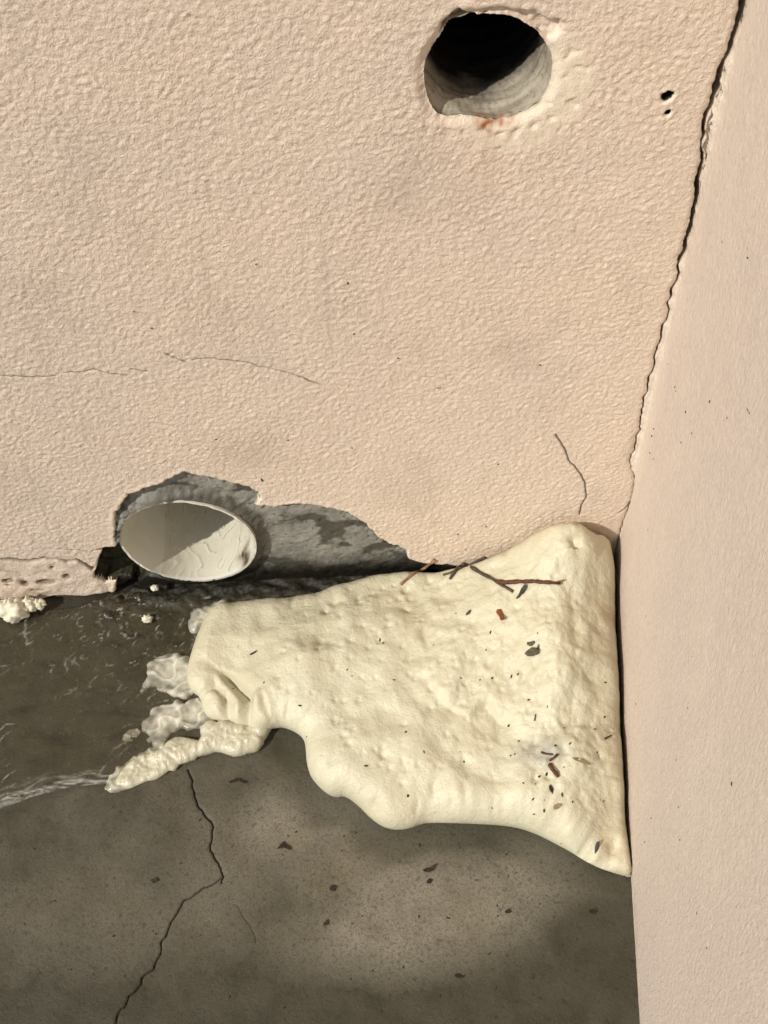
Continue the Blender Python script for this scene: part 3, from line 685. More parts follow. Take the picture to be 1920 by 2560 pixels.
TONGUE = chaikin(floorpoly([z3(p) for p in [(205,1140),(215,1085),(262,1035),(330,985),(420,950),(490,930),(530,880),(565,852),(610,858),(650,885),(690,892),(715,850),(725,800),(760,770),(900,770),(1080,790),(1150,800),(1120,842),(1095,880),(1085,910),(1050,945),(990,970),(930,972),(850,965),(825,950),(760,958),(690,985),(650,1002),(590,1040),(480,1092),(380,1130),(290,1158),(240,1160),(205,1140)]], .002), 1)[:-1]
tongue = blob('foam_tongue', roughen(TONGUE, .0022, .0035, 88), lambda X, Y: .0050 + .003 * fbm(X / .02, Y / .02, 231, 3) + .0065 * smooth(-.36, -.28, X), lambda X, Y, T: np.clip(T * .9, .003, .0065), .0010, M_WETFOAM, foam,
     lambda X, Y, d: .0026 * fbm(X / .014, Y / .011, 232, 4) + .0016 * np.abs(perlin(X / .0045, Y / .0045, 233)) - .0012 * np.clip(perlin(X / .003, Y / .003, 235) - .2, 0, 1), {'dirt_shade': lambda X, Y, d: .35 * smooth(.1, .6, fbm(X / .01, Y / .01, 234, 3)) * smooth(.006, .0, d) + .12, 'tan': lambda X, Y, d: 0 * X}, -.0008, 40)

# thin wet froth fringing the foam in the running water
FROTH = [
    ([(140,1165),(175,1100),(225,1035),(300,975),(400,925),(500,895),(560,900),(560,960),(470,1010),(380,1050),(330,1100),(300,1150),(235,1180),(180,1185)], .003, 'thin frothy fringe around the tip of the foam tongue'),
    ([(395,420),(410,405),(440,400),(480,370),(560,362),(640,385),(720,400),(740,480),(720,580),(660,615),(600,628),(520,612),(480,590),(440,560),(400,560),(360,592),(330,600),(372,545),(405,500)], .0045, 'thin grey froth puff beside the left edge of the foam mass'),
    ([(420,690),(470,670),(560,650),(640,640),(740,620),(820,690),(840,770),(740,810),(640,815),(590,815),(540,840),(500,905),(440,915),(395,890),(400,850),(360,800),(345,765),(400,750)], .0036, 'ragged translucent froth tongue between the two foam lobes'),
    ([(650,150),(660,108),(715,102),(790,72),(870,35),(890,90),(850,170),(800,220),(740,248),(690,250),(650,245),(638,200)], .007, 'clear glassy froth lip at the upper left of the foam'),
    ([(240,870),(270,815),(330,800),(372,812),(350,840),(310,860),(320,885),(270,880)], .002, 'small white froth scrap floating left of the froth tongue'),
]
for P, T_, lab in FROTH:
    pl = roughen(floorpoly([z3(p) for p in P], .002), .0022, .0022, 300 + len(P))
    o = blob('froth_scrap', pl, lambda X, Y, T_=T_: T_ * (1 + .35 * fbm(X / .012, Y / .012, 301, 3)), lambda X, Y, T: np.clip(T * .8, .0015, .005), .0010, M_THIN, None,
             lambda X, Y, d: .0012 * fbm(X / .014, Y / .012, 302, 3) + .0011 * np.clip(1 - 7 * np.abs(perlin(X / .016, Y / .011, 303)), 0, 1), {'body': lambda X, Y, d: np.clip(.30 + .62 * smooth(.0, .010, d + .005 * perlin(X / .006, Y / .006, 304)) + .5 * np.clip(1 - 7 * np.abs(perlin(X / .016, Y / .011, 303)), 0, 1), 0, 1.15)}, -.0006, 40)
    tag(o, lab, 'froth')

# ------------------------------------------------------------------ floor sheet
gx3 = graded(-.52, .012, .0011, -3.0, 1.2, 1.12); gy3 = graded(-.385, .004, .0011, -3.2, .04, 1.12)
X, Y = np.meshgrid(gx3, gy3)
for c in FLOOR_CRACK: attract(X, Y, c, .004, False)
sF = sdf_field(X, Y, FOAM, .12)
h = .0009 * fbm(X / .09, Y / .09, 401, 4) + .00018 * fbm(X / .006, Y / .006, 402, 4)
pk = perlin(X / .0035, Y / .0035, 403); h -= .0005 * smooth(.55, .8, pk)
cr = np.zeros_like(h)
for i, c in enumerate(FLOOR_CRACK):
    d_, _, r_ = line_field(X, Y, c, .008)
    w_ = (.00040, .00034, .00018)[i] * (1 + .4 * perlin(r_ * 20, r_ * 0, 404 + i)); s_ = (1, .95, .28)[i]
    cr = np.maximum(cr, s_ * np.exp(-(d_ / w_) ** 2))
h -= cr * .0022
h += smooth(-.030, -.006, Y) * smooth(-.40, -.36, X) * smooth(-.13, -.17, X) * (.0022 + .0045 * fbm(X / .012, Y / .008, 417, 4))
WATER = floorpoly([(-900,2060),(-700,1800),(-400,1640),(-160,1560),(0,1535),(60,1520),(180,1508),(270,1480),(330,1470),(660,1480),(760,1490),(640,1560),(540,1600),(520,1700),(500,1800),(480,1860),(400,1920),(290,1968),(180,1980),(80,2005),(0,2035),(-160,2120),(-420,2200),(-700,2210)])
sW = sdf_field(X, Y, WATER, .06)
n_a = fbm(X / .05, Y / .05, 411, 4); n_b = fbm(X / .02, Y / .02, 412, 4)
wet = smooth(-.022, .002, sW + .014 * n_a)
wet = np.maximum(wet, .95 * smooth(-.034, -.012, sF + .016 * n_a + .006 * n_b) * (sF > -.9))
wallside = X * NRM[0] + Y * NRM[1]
wet = np.maximum(wet, 1.15 * smooth(.095, .035, wallside + .02 * n_a) * smooth(-.20, -.27, Y))  # floor colour also darker at the front along the side wall
dry_c = [((1150,2270), (.055, .030), 1.1), ((1350,2180), (.030, .030), 1.0), ((860,2000), (.035, .030), .9), ((700,2060), (.04, .03), .75), ((930,2180), (.06, .05), .7), ((1000,2330), (.08, .035), .8), ((300,2300), (.10, .06), .20), ((560,2150), (.05, .06), .35)]
dry = np.zeros_like(h)
for p, (rx, ry), a in dry_c:
    c = on_floor(*p); dry = np.maximum(dry, a * np.exp(-(((X - c[0]) / rx) ** 2 + ((Y - c[1]) / ry) ** 2) ** 1.3))
base_w = .86 + .30 * n_a + .16 * n_b - 1.08 * dry * (1 + .6 * n_b) + .10 * fbm(X / .006, Y / .006, 416, 3)
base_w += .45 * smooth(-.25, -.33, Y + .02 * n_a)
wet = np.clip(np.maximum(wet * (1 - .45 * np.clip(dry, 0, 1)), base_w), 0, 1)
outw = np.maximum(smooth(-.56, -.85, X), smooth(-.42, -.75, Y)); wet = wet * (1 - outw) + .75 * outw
dirt_shade = smooth(.5, .62, pk) * .30
dirt_shade = np.maximum(dirt_shade, smooth(-.016, -.002, Y + .006 * n_b) * .85 * smooth(-.48, -.37, X))
dirt_shade = np.maximum(dirt_shade, .55 * smooth(.0, .03, sW) * smooth(.0, .5, fbm(X / .030, Y / .014, 415, 5)))
dirt_shade = np.maximum(dirt_shade, .6 * smooth(-.020, -.004, Y + .01 * n_b))
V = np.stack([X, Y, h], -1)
floor = mesh_obj('floor', V.reshape(-1, 3), grid_faces(*X.shape), M_FLOOR, None, {'wet': wet.reshape(-1), 'crack': cr.reshape(-1), 'dirt_shade': dirt_shade.reshape(-1)})
tag(floor, 'damp stained concrete floor with a crack running to the front', None, None, 'structure')

# ------------------------------------------------------------------ running water: thin rippled sheet
step = .0011
lo = WATER.min(0); hi = WATER.max(0)
X, Y = np.meshgrid(np.arange(lo[0] - .002, hi[0] + .002, step), np.arange(lo[1] - .002, min(hi[1], -.001) + .001, step))
d = sdf(X, Y, WATER)[0]
src = np.array(on_floor(400, 1500)); vx = X - src[0]; vy = Y - src[1]
flow = np.array([-.84, -.54]); flow /= np.linalg.norm(flow); al = vx * flow[0] + vy * flow[1]; ac = -vx * flow[1] + vy * flow[0]
wxx = ac + .006 * perlin(al / .03, ac / .03, 501); wyy = al + .006 * perlin(al / .02, ac / .02, 502)
wx2 = wxx + .004 * fbm(al / .012, ac / .012, 511, 3); wy2 = wyy + .006 * fbm(al / .012, ac / .012, 512, 3)
r1 = np.clip(1 - 7 * np.abs(perlin(wx2 / .010, wy2 / .030, 503)), 0, 1); r2_ = np.clip(1 - 5 * np.abs(perlin(wx2 / .0075, wy2 / .014, 504)), 0, 1)
near_src = np.exp(-(np.hypot(vx, vy) / .085) ** 2)
z = .0022 + .0004 * perlin(wxx / .011, wyy / .034, 515) + .00016 * r1 + near_src * (.0010 * perlin(wxx / .010, wyy / .014, 505) + .0005 * r2_)
z = z * smooth(0, .008, d) - .0030 * (1 - smooth(0, .006, d))
mod = smooth(.02, .45, fbm(X / .05, Y / .035, 506, 3)); 
fr = (np.clip(r1 - .35, 0, 1) / .65) ** 2 * .42 * mod * smooth(-.25, .3, perlin(X / .012, Y / .012, 513)) + near_src * (np.clip(r2_ - .65, 0, 1) / .35) ** 1.4 * .48 * smooth(-.2, .4, perlin(X / .009, Y / .009, 514))  # white lines painted for caustics and ripple glints on the water
L1, _, q1 = line_field(X, Y, floorpoly([(-520,2180),(-300,2130),(-120,2050),(0,2008),(60,1990),(140,1965),(220,1955),(300,1950),(330,1935)]), .03)
L2, _, q2 = line_field(X, Y, floorpoly([(-80,2060),(10,2025),(60,2005),(120,1985)]), .03)
def strands(L, sg, q, wd, seed):
    lat = L * sg + .0018 * perlin(q * 14, q * 0, seed)
    rid = np.clip(1 - 3.0 * np.abs(perlin(q * 9 + lat / .02, lat / .0034, seed + 1)), 0, 1) ** 1.5
    return np.exp(-(lat / wd) ** 2) * np.clip(rid * 1.1 + .25 * perlin(q * 30, lat / .002, seed + 2), 0, 1)
_, g1, _ = line_field(X, Y, floorpoly([(-520,2180),(-300,2130),(-120,2050),(0,2008),(60,1990),(140,1965),(220,1955),(300,1950),(330,1935)]), .03)
_, g2, _ = line_field(X, Y, floorpoly([(-80,2060),(10,2025),(60,2005),(120,1985)]), .03)
st1 = strands(L1, g1, q1, .0062, 520) * (L1 < .5); st2 = strands(L2, g2, q2, .0055, 530) * (L2 < .5)
fr = np.clip(np.maximum(fr, np.maximum(st1, st2) * .42), 0, .9) * smooth(0, .004, d)
F = grid_faces(*X.shape); kp = (d.reshape(-1)[F] > 0).all(1)
v, f, a = compact(np.stack([X, Y, z], -1).reshape(-1, 3), F[kp], {'froth': fr.reshape(-1)})
water = mesh_obj('water', v, f, M_WATER, None, a); tag(water, 'thin rippling water running across the floor at the left', None, None, 'structure')

# ------------------------------------------------------------------ drain pipe
pc = pipe_c; n = 160; R_o = PR; R_i = PR - .0018
pipe = bpy.data.objects.new('drain_pipe', None); COL.objects.link(pipe); pipe.location = (pc[0], 0, pc[1] - PR * PE)
tag(pipe, 'white plastic drain pipe stub cut flush in the broken cement', 'pipe')
bpy.context.view_layer.update()
inv = np.array(pipe.location)
def cyl(name, R, ys, mat, noise=0, arc=None, extra=None, attrs=None):
    a = np.linspace(0, 2 * np.pi, n, endpoint=False) if arc is None else np.linspace(arc[0], arc[1], arc[2])
    V = []
    A_, Y_ = np.meshgrid(a, ys)
    RR = R + (extra(A_, Y_) if extra else 0)
    V = np.stack([pc[0] + np.cos(A_) * RR, Y_, pc[1] + np.sin(A_) * RR * PE + (Y_ * .03)], -1) - inv
    nr, nc = A_.shape; F = grid_faces(nr, nc)
    if arc is None:
        i = np.arange(nr - 1) * nc; F = np.concatenate([F, np.stack([i + nc - 1, i, i + nc, i + 2 * nc - 1], -1)])
    return mesh_obj(name, V.reshape(-1, 3), F, mat, pipe, {k_: f_(A_, Y_).reshape(-1) for k_, f_ in (attrs or {}).items()})
rim_y = .0005
def rim_edge(a): return rim_y + .0005 * perlin(a * 5, a * 0, 601) + .0006 * np.clip(perlin(a * 11, a * 0 + 2, 602), 0, 1)
brown = lambda A_, Y_: np.clip(np.exp(-(((A_ + .62 + .0) / .16) ** 2)) * smooth(.016, .0, Y_) * (.8 + .8 * perlin(A_ * 9, Y_ / .004, 603)) + .5 * np.exp(-((A_ - 3.4) / .06) ** 2) * smooth(.02, .01, Y_) * .0, 0, 1)
def wrapA(A_): return (A_ + np.pi) % (2 * np.pi) - np.pi
ys_in = np.concatenate([np.arange(.0005, .03, .0016), np.arange(.03, .30, .012)])
def pipe_wall(name, R, ys, flip):
    a = np.linspace(-np.pi, np.pi, n, endpoint=False); A_, Y_ = np.meshgrid(a, ys); Y2 = Y_.copy()
    k = smooth(.010, .0005, Y_); Y2 = Y_ + k * (rim_edge(A_) - rim_y - .0022 * np.cos(A_))
    dirt_shade = np.clip(np.exp(-((A_ + .66 + .12 * perlin(Y_ / .006, Y_ * 0, 606)) / .13) ** 2) * smooth(.024, .008, Y_) * smooth(-.003, .002, Y_) * 1.1, 0, 1)
    V = np.stack([pc[0] + np.cos(A_) * R, Y2, pc[1] + np.sin(A_) * R * PE + Y_ * .03], -1) - inv
    nr, nc = A_.shape; F = grid_faces(nr, nc); i = np.arange(nr - 1) * nc; F = np.concatenate([F, np.stack([i + nc - 1, i, i + nc, i + 2 * nc - 1], -1)])
    return mesh_obj(name, V.reshape(-1, 3), F, M_PVC, pipe, {'dirt_shade': dirt_shade.reshape(-1)}), V[0]
inner, ringi = pipe_wall('pipe_bore', R_i, ys_in, False); outer, ringo = pipe_wall('pipe_sleeve', R_o, ys_in, True)
i = np.arange(n); Fr = np.stack([i, (i + 1) % n, n + (i + 1) % n, n + i], -1)
mesh_obj('pipe_rim', np.concatenate([ringi, ringo]), Fr, M_PVC, pipe, {'dirt_shade': np.clip(.8 * (perlin(np.tile(np.linspace(0, 40, n), 2), np.zeros(2 * n), 605) > .72), 0, 1)}, False)
endv = np.array([[pc[0] + math.cos(t_) * R_o, .295, pc[1] + math.sin(t_) * R_o * PE + .009] for t_ in np.linspace(0, 2 * np.pi, 40, endpoint=False)]) - inv
mesh_obj('pipe_end', endv, [tuple(range(40))], M_DARK, pipe)
# water running along the bottom of the pipe
def stream_off(A_, Y_):
    e = smooth(-2.3, -1.9, A_) * smooth(-.35, -.75, A_)
    rp = np.clip(1 - 6 * np.abs(perlin(A_ * 4.2 + .5 * perlin(A_ * 3, Y_ / .02, 610), Y_ / .016, 611)), 0, 1)
    return -(.0009 + .0005 * rp + .0004 * perlin(A_ * 7, Y_ / .012, 612)) * e + .0008 * (1 - e)
def stream_glints(A_, Y_):  # ripple glints of the pipe water, painted as white lines
    rp = np.clip(1 - 6 * np.abs(perlin(A_ * 4.2 + .5 * perlin(A_ * 3, Y_ / .02, 610), Y_ / .016, 611)), 0, 1)
    return np.clip((rp - .55) / .45, 0, 1) ** 2 * .95 * smooth(-.1, .4, perlin(A_ * 2.2, Y_ / .03, 613) + .35) * smooth(-2.3, -1.9, A_) * smooth(-.45, -.8, A_)
cyl('water_stream', R_i - .0003, np.arange(.002, .12, .0012), M_STREAM, arc=(-2.35, -.3, 150), extra=stream_off, attrs={'froth': stream_glints})

# ------------------------------------------------------------------ silt, moss and drip in front of the broken edge
SILT = roughen(floorpoly([(240,1500),(285,1476),(360,1468),(430,1472),(470,1480),(420,1492),(370,1500),(330,1524),(296,1545),(258,1535)], .003), .0025, .005, 77)
silt = blob('wet_silt', SILT, lambda X, Y: .0028 + .0035 * fbm(X / .02, Y / .014, 701, 4), lambda X, Y, T: np.full(X.shape, .007), .0011, M_MUD, None,
            lambda X, Y, d: .0040 * fbm(X / .011, Y / .009, 702, 4) + .0008 * perlin(X / .003, Y / .003, 703), {}, -.001, 10)
tag(silt, 'black wet silt washed up beneath the left end of the drain pipe', 'silt', None, 'stuff')

def icos(sub):
    import bmesh
    bm = bmesh.new(); bmesh.ops.create_icosphere(bm, subdivisions=sub, radius=1.0)
    v = np.array([tuple(a.co) for a in bm.verts]); f = [tuple(x.index for x in a.verts) for a in bm.faces]; bm.free(); return v, np.array(f)
def lump(name, c, r, mat, seed, label, cat, parts):
    root = None
    for k_, (dx, dy, dz, s) in enumerate(parts):
        v, f = icos(4); nrm = v.copy()
        dsp = .28 * perlin(v[:, 0] * 2 + seed, v[:, 1] * 2 + v[:, 2] * 1.3 + k_, seed) + .14 * perlin(v[:, 0] * 5, v[:, 2] * 5 + v[:, 1] * 3, seed + 1) + .07 * perlin(v[:, 0] * 11 + v[:, 1] * 4, v[:, 2] * 11, seed + 2)
        v = nrm * (1 + dsp[:, None]) * np.array([1, .8, .85]) * s * r + np.array([c[0] + dx, c[1] + dy, c[2] + dz])
        o = mesh_obj(name if root is None else 'crumbled_piece', v, f, mat, root)
        if root is None: root = o; tag(o, label, cat)
    return root
lc = on_floor(38, 1524, .008)
lump('plaster_lump', (lc[0], lc[1] - .001, .009), .0115, M_LUMP, 31, 'chalky white lump under the broken skirting at the left edge', 'plaster lump', [(0, 0, 0, 1.0), (.011, .004, .001, .62), (.018, .004, .0005, .45), (-.008, .003, .002, .5)])
lc = on_floor(368, 1545, .006)
lump('plaster_crumb', (lc[0], lc[1], .005), .0040, M_LUMP, 35, 'small yellowish crumb in the water below the pipe', 'crumb', [(0, 0, 0, 1.0)])
lc = on_floor(387, 1472, .010)
lump('grit_chip', (lc[0], lc[1], .0115), .0030, M_LUMP, 37, 'tiny pale chip on the black silt under the pipe', 'chip', [(0, 0, 0, 1.0)])

# ------------------------------------------------------------------ litter: laid on what it rests on
dg = bpy.context.evaluated_depsgraph_get(); bpy.context.view_layer.update()
TREES = []
for o in (foam, floor, wall, side) + tuple(c for c in wall.children if c.name in ('cement_patch', 'skirting_strip')):
    TREES.append((o.name, BVHTree.FromObject(o, dg)))
def hit(px, py):
    d_ = Vector(ray(px, py)); best = None
    for nm, t_ in TREES:
        loc, nrm, idx, dist = t_.ray_cast(Vector(CAM), d_)
        if loc is not None and (best is None or dist < best[2]): best = (loc, nrm if nrm.dot(d_) < 0 else -nrm, dist, nm)
    return best
def tube(name, pts, r0, r1, mat, label=None, cat=None, group=None, parent=None, lift=.9, seed=1):
    """a stem following surface points read at pixels"""
    q = []
    for a_, b_ in zip(pts[:-1], pts[1:]):
        a_ = (*a_, 0)[:3]; b_ = (*b_, 0)[:3]; q += [tuple(a_[k_] + (b_[k_] - a_[k_]) * j / 3 for k_ in range(3)) for j in range(3)]
    pts = q + [(*pts[-1], 0)[:3]]
    H = [hit(*p[:2]) for p in pts]
    C = np.array([np.array(h_[0]) + np.array(h_[1]) * (r0 * lift + (p[2] if len(p) > 2 else 0)) for h_, p in zip(H, pts)])
    if len(C) > 5: C[1:-1] = .25 * C[:-2] + .5 * C[1:-1] + .25 * C[2:]
    m = 7; V = []; rr = random.Random(seed)
    for i_, c in enumerate(C):
        tan = C[min(i_ + 1, len(C) - 1)] - C[max(i_ - 1, 0)]; tan /= np.linalg.norm(tan) + 1e-12
        up = np.array([0, 0, 1.0]); a_ = np.cross(tan, up); a_ /= np.linalg.norm(a_) + 1e-9; b_ = np.cross(a_, tan)
        r = (r0 + (r1 - r0) * i_ / (len(C) - 1)) * (1 + rr.uniform(-.16, .22))
        for j in range(m):
            th = 2 * math.pi * j / m; V.append(c + r * (math.cos(th) * a_ + math.sin(th) * b_))
    F = [(i_ * m + j, i_ * m + (j + 1) % m, (i_ + 1) * m + (j + 1) % m, (i_ + 1) * m + j) for i_ in range(len(C) - 1) for j in range(m)]
    F += [tuple(range(m))[::-1], tuple((len(C) - 1) * m + j for j in range(m))]
    o = mesh_obj(name, V, F, mat, parent)
    if label: tag(o, label, cat, group)
    return o
def q4(x, y): return (960 + x * .3014, 1360 + y * .3014)
GT = 'dry twigs lying on the foam'
tw = tube('twig', [q4(*p) for p in [(945,320),(1000,325),(1080,322),(1150,318),(1230,312),(1290,318),(1370,325),(1450,328)]], .0017, .0012, M_TWIG, 'long reddish brown twig lying level across the upper foam', 'twig', GT)
tube('side_shoot', [q4(1290, 315), q4(1272, 300)], .0009, .0006, M_TWIG, parent=tw); tube('side_shoot', [q4(1420, 325), q4(1500, 297)], .0008, .0004, M_TWIG3, parent=tw)
tube('twig', [q4(*p) for p in [(730,200),(790,235),(850,268),(920,305),(980,345),(1070,400)]], .0014, .0010, M_TWIG2, 'thin dark twig slanting under the long reddish twig', 'twig', GT)
tube('twig', [(*q4(835, 95), .001), q4(760, 140), q4(690, 180), q4(640, 205), q4(580, 235), q4(500, 262)], .0011, .0008, M_TWIG2, 'thin brown twig reaching from the foam up the stucco', 'twig', GT)
tube('twig', [q4(*p) for p in [(665,150),(620,200),(585,245),(542,292)]], .0014, .0011, M_TWIG2, 'short dark twig crossing the thin brown twig', 'twig', GT)
tube('twig', [q4(*p) for p in [(420,120),(380,160),(330,195),(270,235),(210,280),(135,340)]], .0013, .0010, M_TWIG3, 'pale orange stem at the upper foam edge by the cement', 'stem', GT)
def q8(x, y): return (1200 + x * .2411, 1560 + y * .2411)
tube('twig', [q8(718, 1455), q8(740, 1500), q8(770, 1545), q8(805, 1590)], .0014, .0013, M_TWIG, 'short thick brown stick below the grey smudge on the foam', 'stick', GT)
tube('twig', [q8(805, 1352), q8(770, 1385), q8(725, 1420)], .0009, .0008, M_TWIG, 'short thin brown stick on the edge of the grey smudge', 'stick', GT)
tube('twig', [q8(640, 1330), q8(680, 1345), q8(750, 1350)], .0008, .0006, M_TWIG2, 'blackish sliver lying inside the grey smudge', 'stick', GT)
tube('twig', [q8(1290, 1195), q8(1320, 1180), q8(1360, 1158)], .0007, .0004, M_TWIG2, 'tiny dark bristle on the right flank of the foam', 'stick', GT)
tube('twig', [q8(565, 1005), q8(570, 975), q8(575, 940)], .0005, .0004, M_TWIG2, 'hair-thin upright bristle above the grey smudge', 'stick', GT)

def leaf(px, py, L, Wd, ang, mat, label, cat='leaf scrap', group=None, name='leaf_scrap', pts=None, curl=.25, lift=.0006):
    """a curled scrap with thickness; outline in leaf lengths"""
    h_ = hit(px, py); N = np.array(h_[1]); c = np.array(h_[0]) + N * lift
    cu = CR * math.cos(ang) - CU * math.sin(ang); a_ = cu - N * cu.dot(N); a_ /= np.linalg.norm(a_); b_ = np.cross(N, a_)
    pts = pts or [(-.5, 0), (-.25, .36), (.1, .5), (.38, .25), (.5, 0), (.3, -.3), (0, -.46), (-.3, -.32)]
    lr = random.Random(int(px * 7 + py)); pts = [(u_ * lr.uniform(.75, 1.2), v_ * lr.uniform(.45, 1.25)) for u_, v_ in pts]
    k_ = len(pts); V = []
    for s_ in (1, -1):
        for (u_, v_) in pts: V.append(c + a_ * u_ * L + b_ * v_ * Wd + N * (curl * L * (u_ * u_ + .8 * v_ * v_ * Wd / L) + s_ * .00025))
        V.append(c + N * s_ * .00035)
    F = [(j, (j + 1) % k_, k_) for j in range(k_)] + [(k_ + 1 + (j + 1) % k_, k_ + 1 + j, 2 * k_ + 1) for j in range(k_)]
    F += [((j + 1) % k_, j, k_ + 1 + j, k_ + 1 + (j + 1) % k_) for j in range(k_)]
    o = mesh_obj(name, V, F, mat, None, None, False); return tag(o, label, cat, group)
GL = 'leaf scraps on the foam'
leaf(*q4(972, 592), .0135, .0060, .72, M_LEAF, 'rust red leaf scrap below the long twig', group=GL)
leaf(*q4(704, 570), .0060, .0026, 2.2, M_CRUMBO, 'tiny olive leaf scrap left of the rust red one', group=GL)
leaf(*q4(1160, 385), .0120, .0040, 2.4, M_GREY, 'crumpled grey litter caught under the long twig', group=GL, curl=.5)
leaf(*q4(1130, 425), .0080, .0026, 2.1, M_GREY, 'narrow grey fibre hanging below the crumpled litter', group=GL)
leaf(*q8(545, 285), .0150, .0070, -.25, M_CRUMBO, 'curled olive brown litter clump in the middle of the foam', 'litter', GL, curl=.6)
leaf(*q8(540, 205), .0085, .0045, .3, M_CRUMBO, 'small olive scrap just above the curled litter clump', 'litter', GL)
leaf(*q8(600, 260), .0070, .0028, 1.7, M_CRUMBO, 'dark edge scrap on the right of the curled litter clump', 'litter', GL)
leaf(*q8(800, 1890), .0075, .0036, -.4, M_LEAFT, 'flat tan leaf scrap near the lower foam edge', group=GL)
leaf(*q8(735, 1715), .0060, .0024, 1.35, M_LEAFD, 'black crescent scrap below the short thick stick', group=GL)
leaf(*q8(850, 1770), .0038, .0013, 1.5, M_LEAFD, 'black splinter right of the crescent scrap', group=GL)
leaf(1492, 2116, .0085, .0034, 1.9, M_GREY, 'grey scrap stuck in the rolled foam edge by the side wall', group=GL)
leaf(633, 1634, .0068, .0018, -.5, M_LEAFD, 'thin black scrap on the smooth left part of the foam', group=GL)
leaf(*q8(1050, 1420), .016, .0035, .25, M_LEAFT, 'tan strip pressed in the right side of the foam', group=GL, curl=.0, lift=-.0002)
GF = 'leaf scraps on the concrete'
leaf(714, 2118, .0088, .0080, .6, M_LEAFD, 'dark triangular leaf scrap on the pale concrete', group=GF, pts=[(-.45,-.45),(-.1,-.1),(.5,-.05),(.25,.3),(-.1,.5),(-.4,.3)])
leaf(590, 1952, .0100, .0026, -.35, M_LEAFD, 'slim brown splinter on concrete below the foam lobe', group=GF)
leaf(610, 1955, .0060, .0022, .3, M_LEAFD, 'second short splinter touching the slim brown one', group=GF)
leaf(1080, 2172, .0095, .0036, -.65, M_LEAFD, 'brown leaf scrap on concrete below the middle foam edge', group=GF)
leaf(1068, 2177, .0055, .0032, -.1, M_LEAFD, 'darker flake touching the brown leaf scrap', group=GF)
leaf(1073, 2204, .0050, .0028, -.5, M_LEAFD, 'small brown flake in front of the brown leaf scrap', group=GF)
leaf(832, 2222, .0058, .0040, -.6, M_LEAFD, 'brown flake on the pale concrete right of the crack', group=GF)
leaf(815, 2308, .0050, .0035, -1.0, M_LEAFD, 'lower brown flake on the pale concrete', group=GF)
leaf(386, 2202, .0045, .0036, .2, M_CRUMB, 'black seed-like scrap left of the floor crack', group=GF)
leaf(1270, 2280, .0040, .0030, .2, M_LEAFD, 'brown flake on the right of the pale damp ring', group=GF)
leaf(1482, 2280, .0060, .0030, .2, M_LEAFD, 'brown smear-like flake near the side wall base', group=GF)
leaf(1146, 2440, .0060, .0026, .4, M_LEAFD, 'brown flake at the front of the concrete', group=GF)

cv, cf = icos(1); rr = random.Random(3); crumb_me = []
for k_ in range(5):
    v = cv * np.array([1, .7, .5]) * (1 + .35 * perlin(cv[:, 0] * 1.7 + k_ * 3, cv[:, 1] * 1.7 + cv[:, 2], 800 + k_))[:, None]
    me = bpy.data.meshes.new('speck'); me.from_pydata([tuple(a) for a in v], [], [tuple(map(int, a)) for a in cf]); me.materials.append((M_CRUMB, M_CRUMBO, M_CRUMB, M_LEAFD, M_CRUMB)[k_]); crumb_me.append(me)
def speck(px, py, r, label, group):
    h_ = hit(px, py)
    if h_ is None: return
    o = bpy.data.objects.new('speck', rr.choice(crumb_me)); COL.objects.link(o)
    N = Vector(h_[1]); o.location = h_[0] + N * r * .25
    o.rotation_mode = 'QUATERNION'; o.rotation_quaternion = N.to_track_quat('Z', 'Y') @ Vector((0, 0, 1)).to_track_quat('X', 'Y').__class__((math.cos(rr.random() * 3), 0, 0, math.sin(rr.random() * 3)))
    o.rotation_quaternion.normalize(); s_ = r * rr.uniform(.8, 1.2); o.scale = (s_ * rr.uniform(.8, 1.7), s_, s_)
    tag(o, label, 'speck', group)
LF, GFo = 'tiny dark speck lying on the cream foam', 'dark specks on the foam'
for p in [(505,787,5),(615,1580,7),(665,1935,8),(690,1555,7),(780,1262,6),(405,1215,4),(935,1240,4),(320,1365,4),(362,1350,4),(395,520,5),(325,543,6),(62,270,4),(110,85,6),(597,95,4),(1297,607,7),(1290,965,6),(1190,1090,6),(1215,1330,5),(1278,1838,4),(700,855,3),(125,562,5),(300,1052,6),(450,1650,4),(575,1660,3),(870,1485,3),(960,1845,4),(550,1815,4)]:
    speck(*q8(p[0], p[1]), p[2] * .000085 + .0004, LF, GFo)
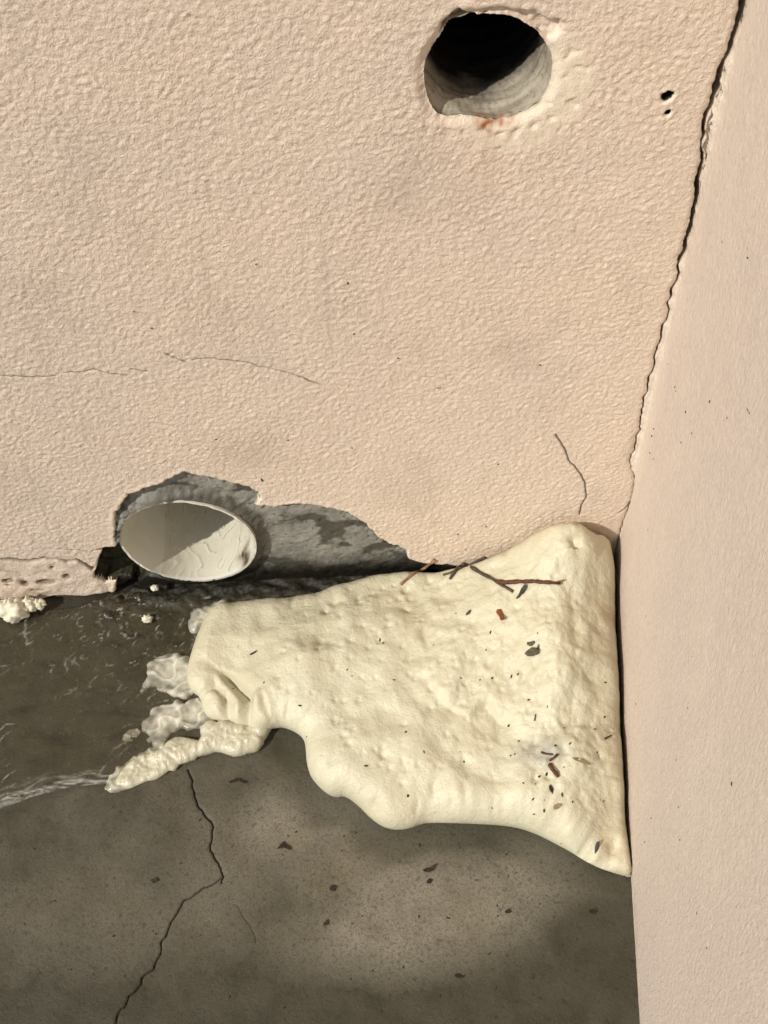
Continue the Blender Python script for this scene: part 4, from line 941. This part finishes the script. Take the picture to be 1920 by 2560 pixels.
for p in [(1084,1612),(1140,1533),(950,1600),(958,1608),(1152,1695),(1200,1700),(660,1706),(583,1722),(750,1764),(767,1842),(773,1930),(915,1915),(1160,1905),(1060,1880),(1015,1830),(985,1700),(868,1674),(880,1690),(1430,2160),(1150,1880),(1500,2000),(1410,1820),(700,1560),(1020,1990),(1230,2020),(1335,2035)]:
    speck(p[0], p[1], rr.uniform(.0005, .0010), LF, GFo)
LC, GC = 'tiny dark speck lying on the damp concrete', 'dark specks on the concrete'
for p in [(452,2158),(270,2120),(137,2252),(60,2310),(390,2335),(312,2440),(285,2340),(530,2480),(560,2450),(1243,2265),(1245,2290),(1300,2210),(1365,2240),(1350,2260),(1385,2292),(1205,2300),(1120,2295),(1365,2320),(1100,2490),(1290,2505),(1290,2182),(1270,2190),(1310,2100),(860,2090),(700,1930),(763,1910),(1160,2440),(1240,2470),(880,2310),(905,2290),(740,2080),(720,2090),(655,2020),(640,2060),(815,2230),(760,2350),(845,2330),(400,1990),(500,2050),(710,2520),(960,2520),(1420,2400),(660,2330),(985,2240),(1010,2140),(1150,2120),(1220,2150),(1400,2180)] + [(rr.uniform(20, 1500), rr.uniform(2080, 2540)) for _ in range(30)]:
    speck(p[0], p[1], rr.uniform(.0004, .0009), LC, GC)
LW, GW = 'tiny dark speck stuck on the pink stucco', 'dark specks on the stucco wall'
for p in [(995,895),(1096,970),(1100,968),(1350,912),(880,1120),(655,1200),(680,1208),(780,1212),(1350,1292),(1215,1316),(1290,1300),(1164,1374),(1145,1336),(1222,1370),(540,1098),(560,1160),(335,778),(380,820),(640,660),(870,708),(720,1100),(885,835),(1245,1160),(1000,1240)]:
    speck(p[0], p[1], rr.uniform(.0005, .0009), LW, GW)
LS, GS = 'tiny dark speck stuck on the smooth side wall', 'dark specks on the side wall'
for p in [(1805,605),(1688,968),(1690,978),(1868,1022),(1874,1032),(1870,1026),(1635,1072),(1630,1090),(1775,1004),(1715,1030),(1818,1045),(1730,1083),(1703,1106),(1670,910),(1625,1133),(1635,1148),(1870,645),(1620,1325),(1615,1540),(1590,1760),(1628,2045),(1697,2018),(1742,2283),(1768,2370),(1700,2100),(1612,2105),(1720,1770),(1830,1960),(1690,1900)]:
    speck(p[0], p[1], rr.uniform(.0004, .0008), LS, GS)
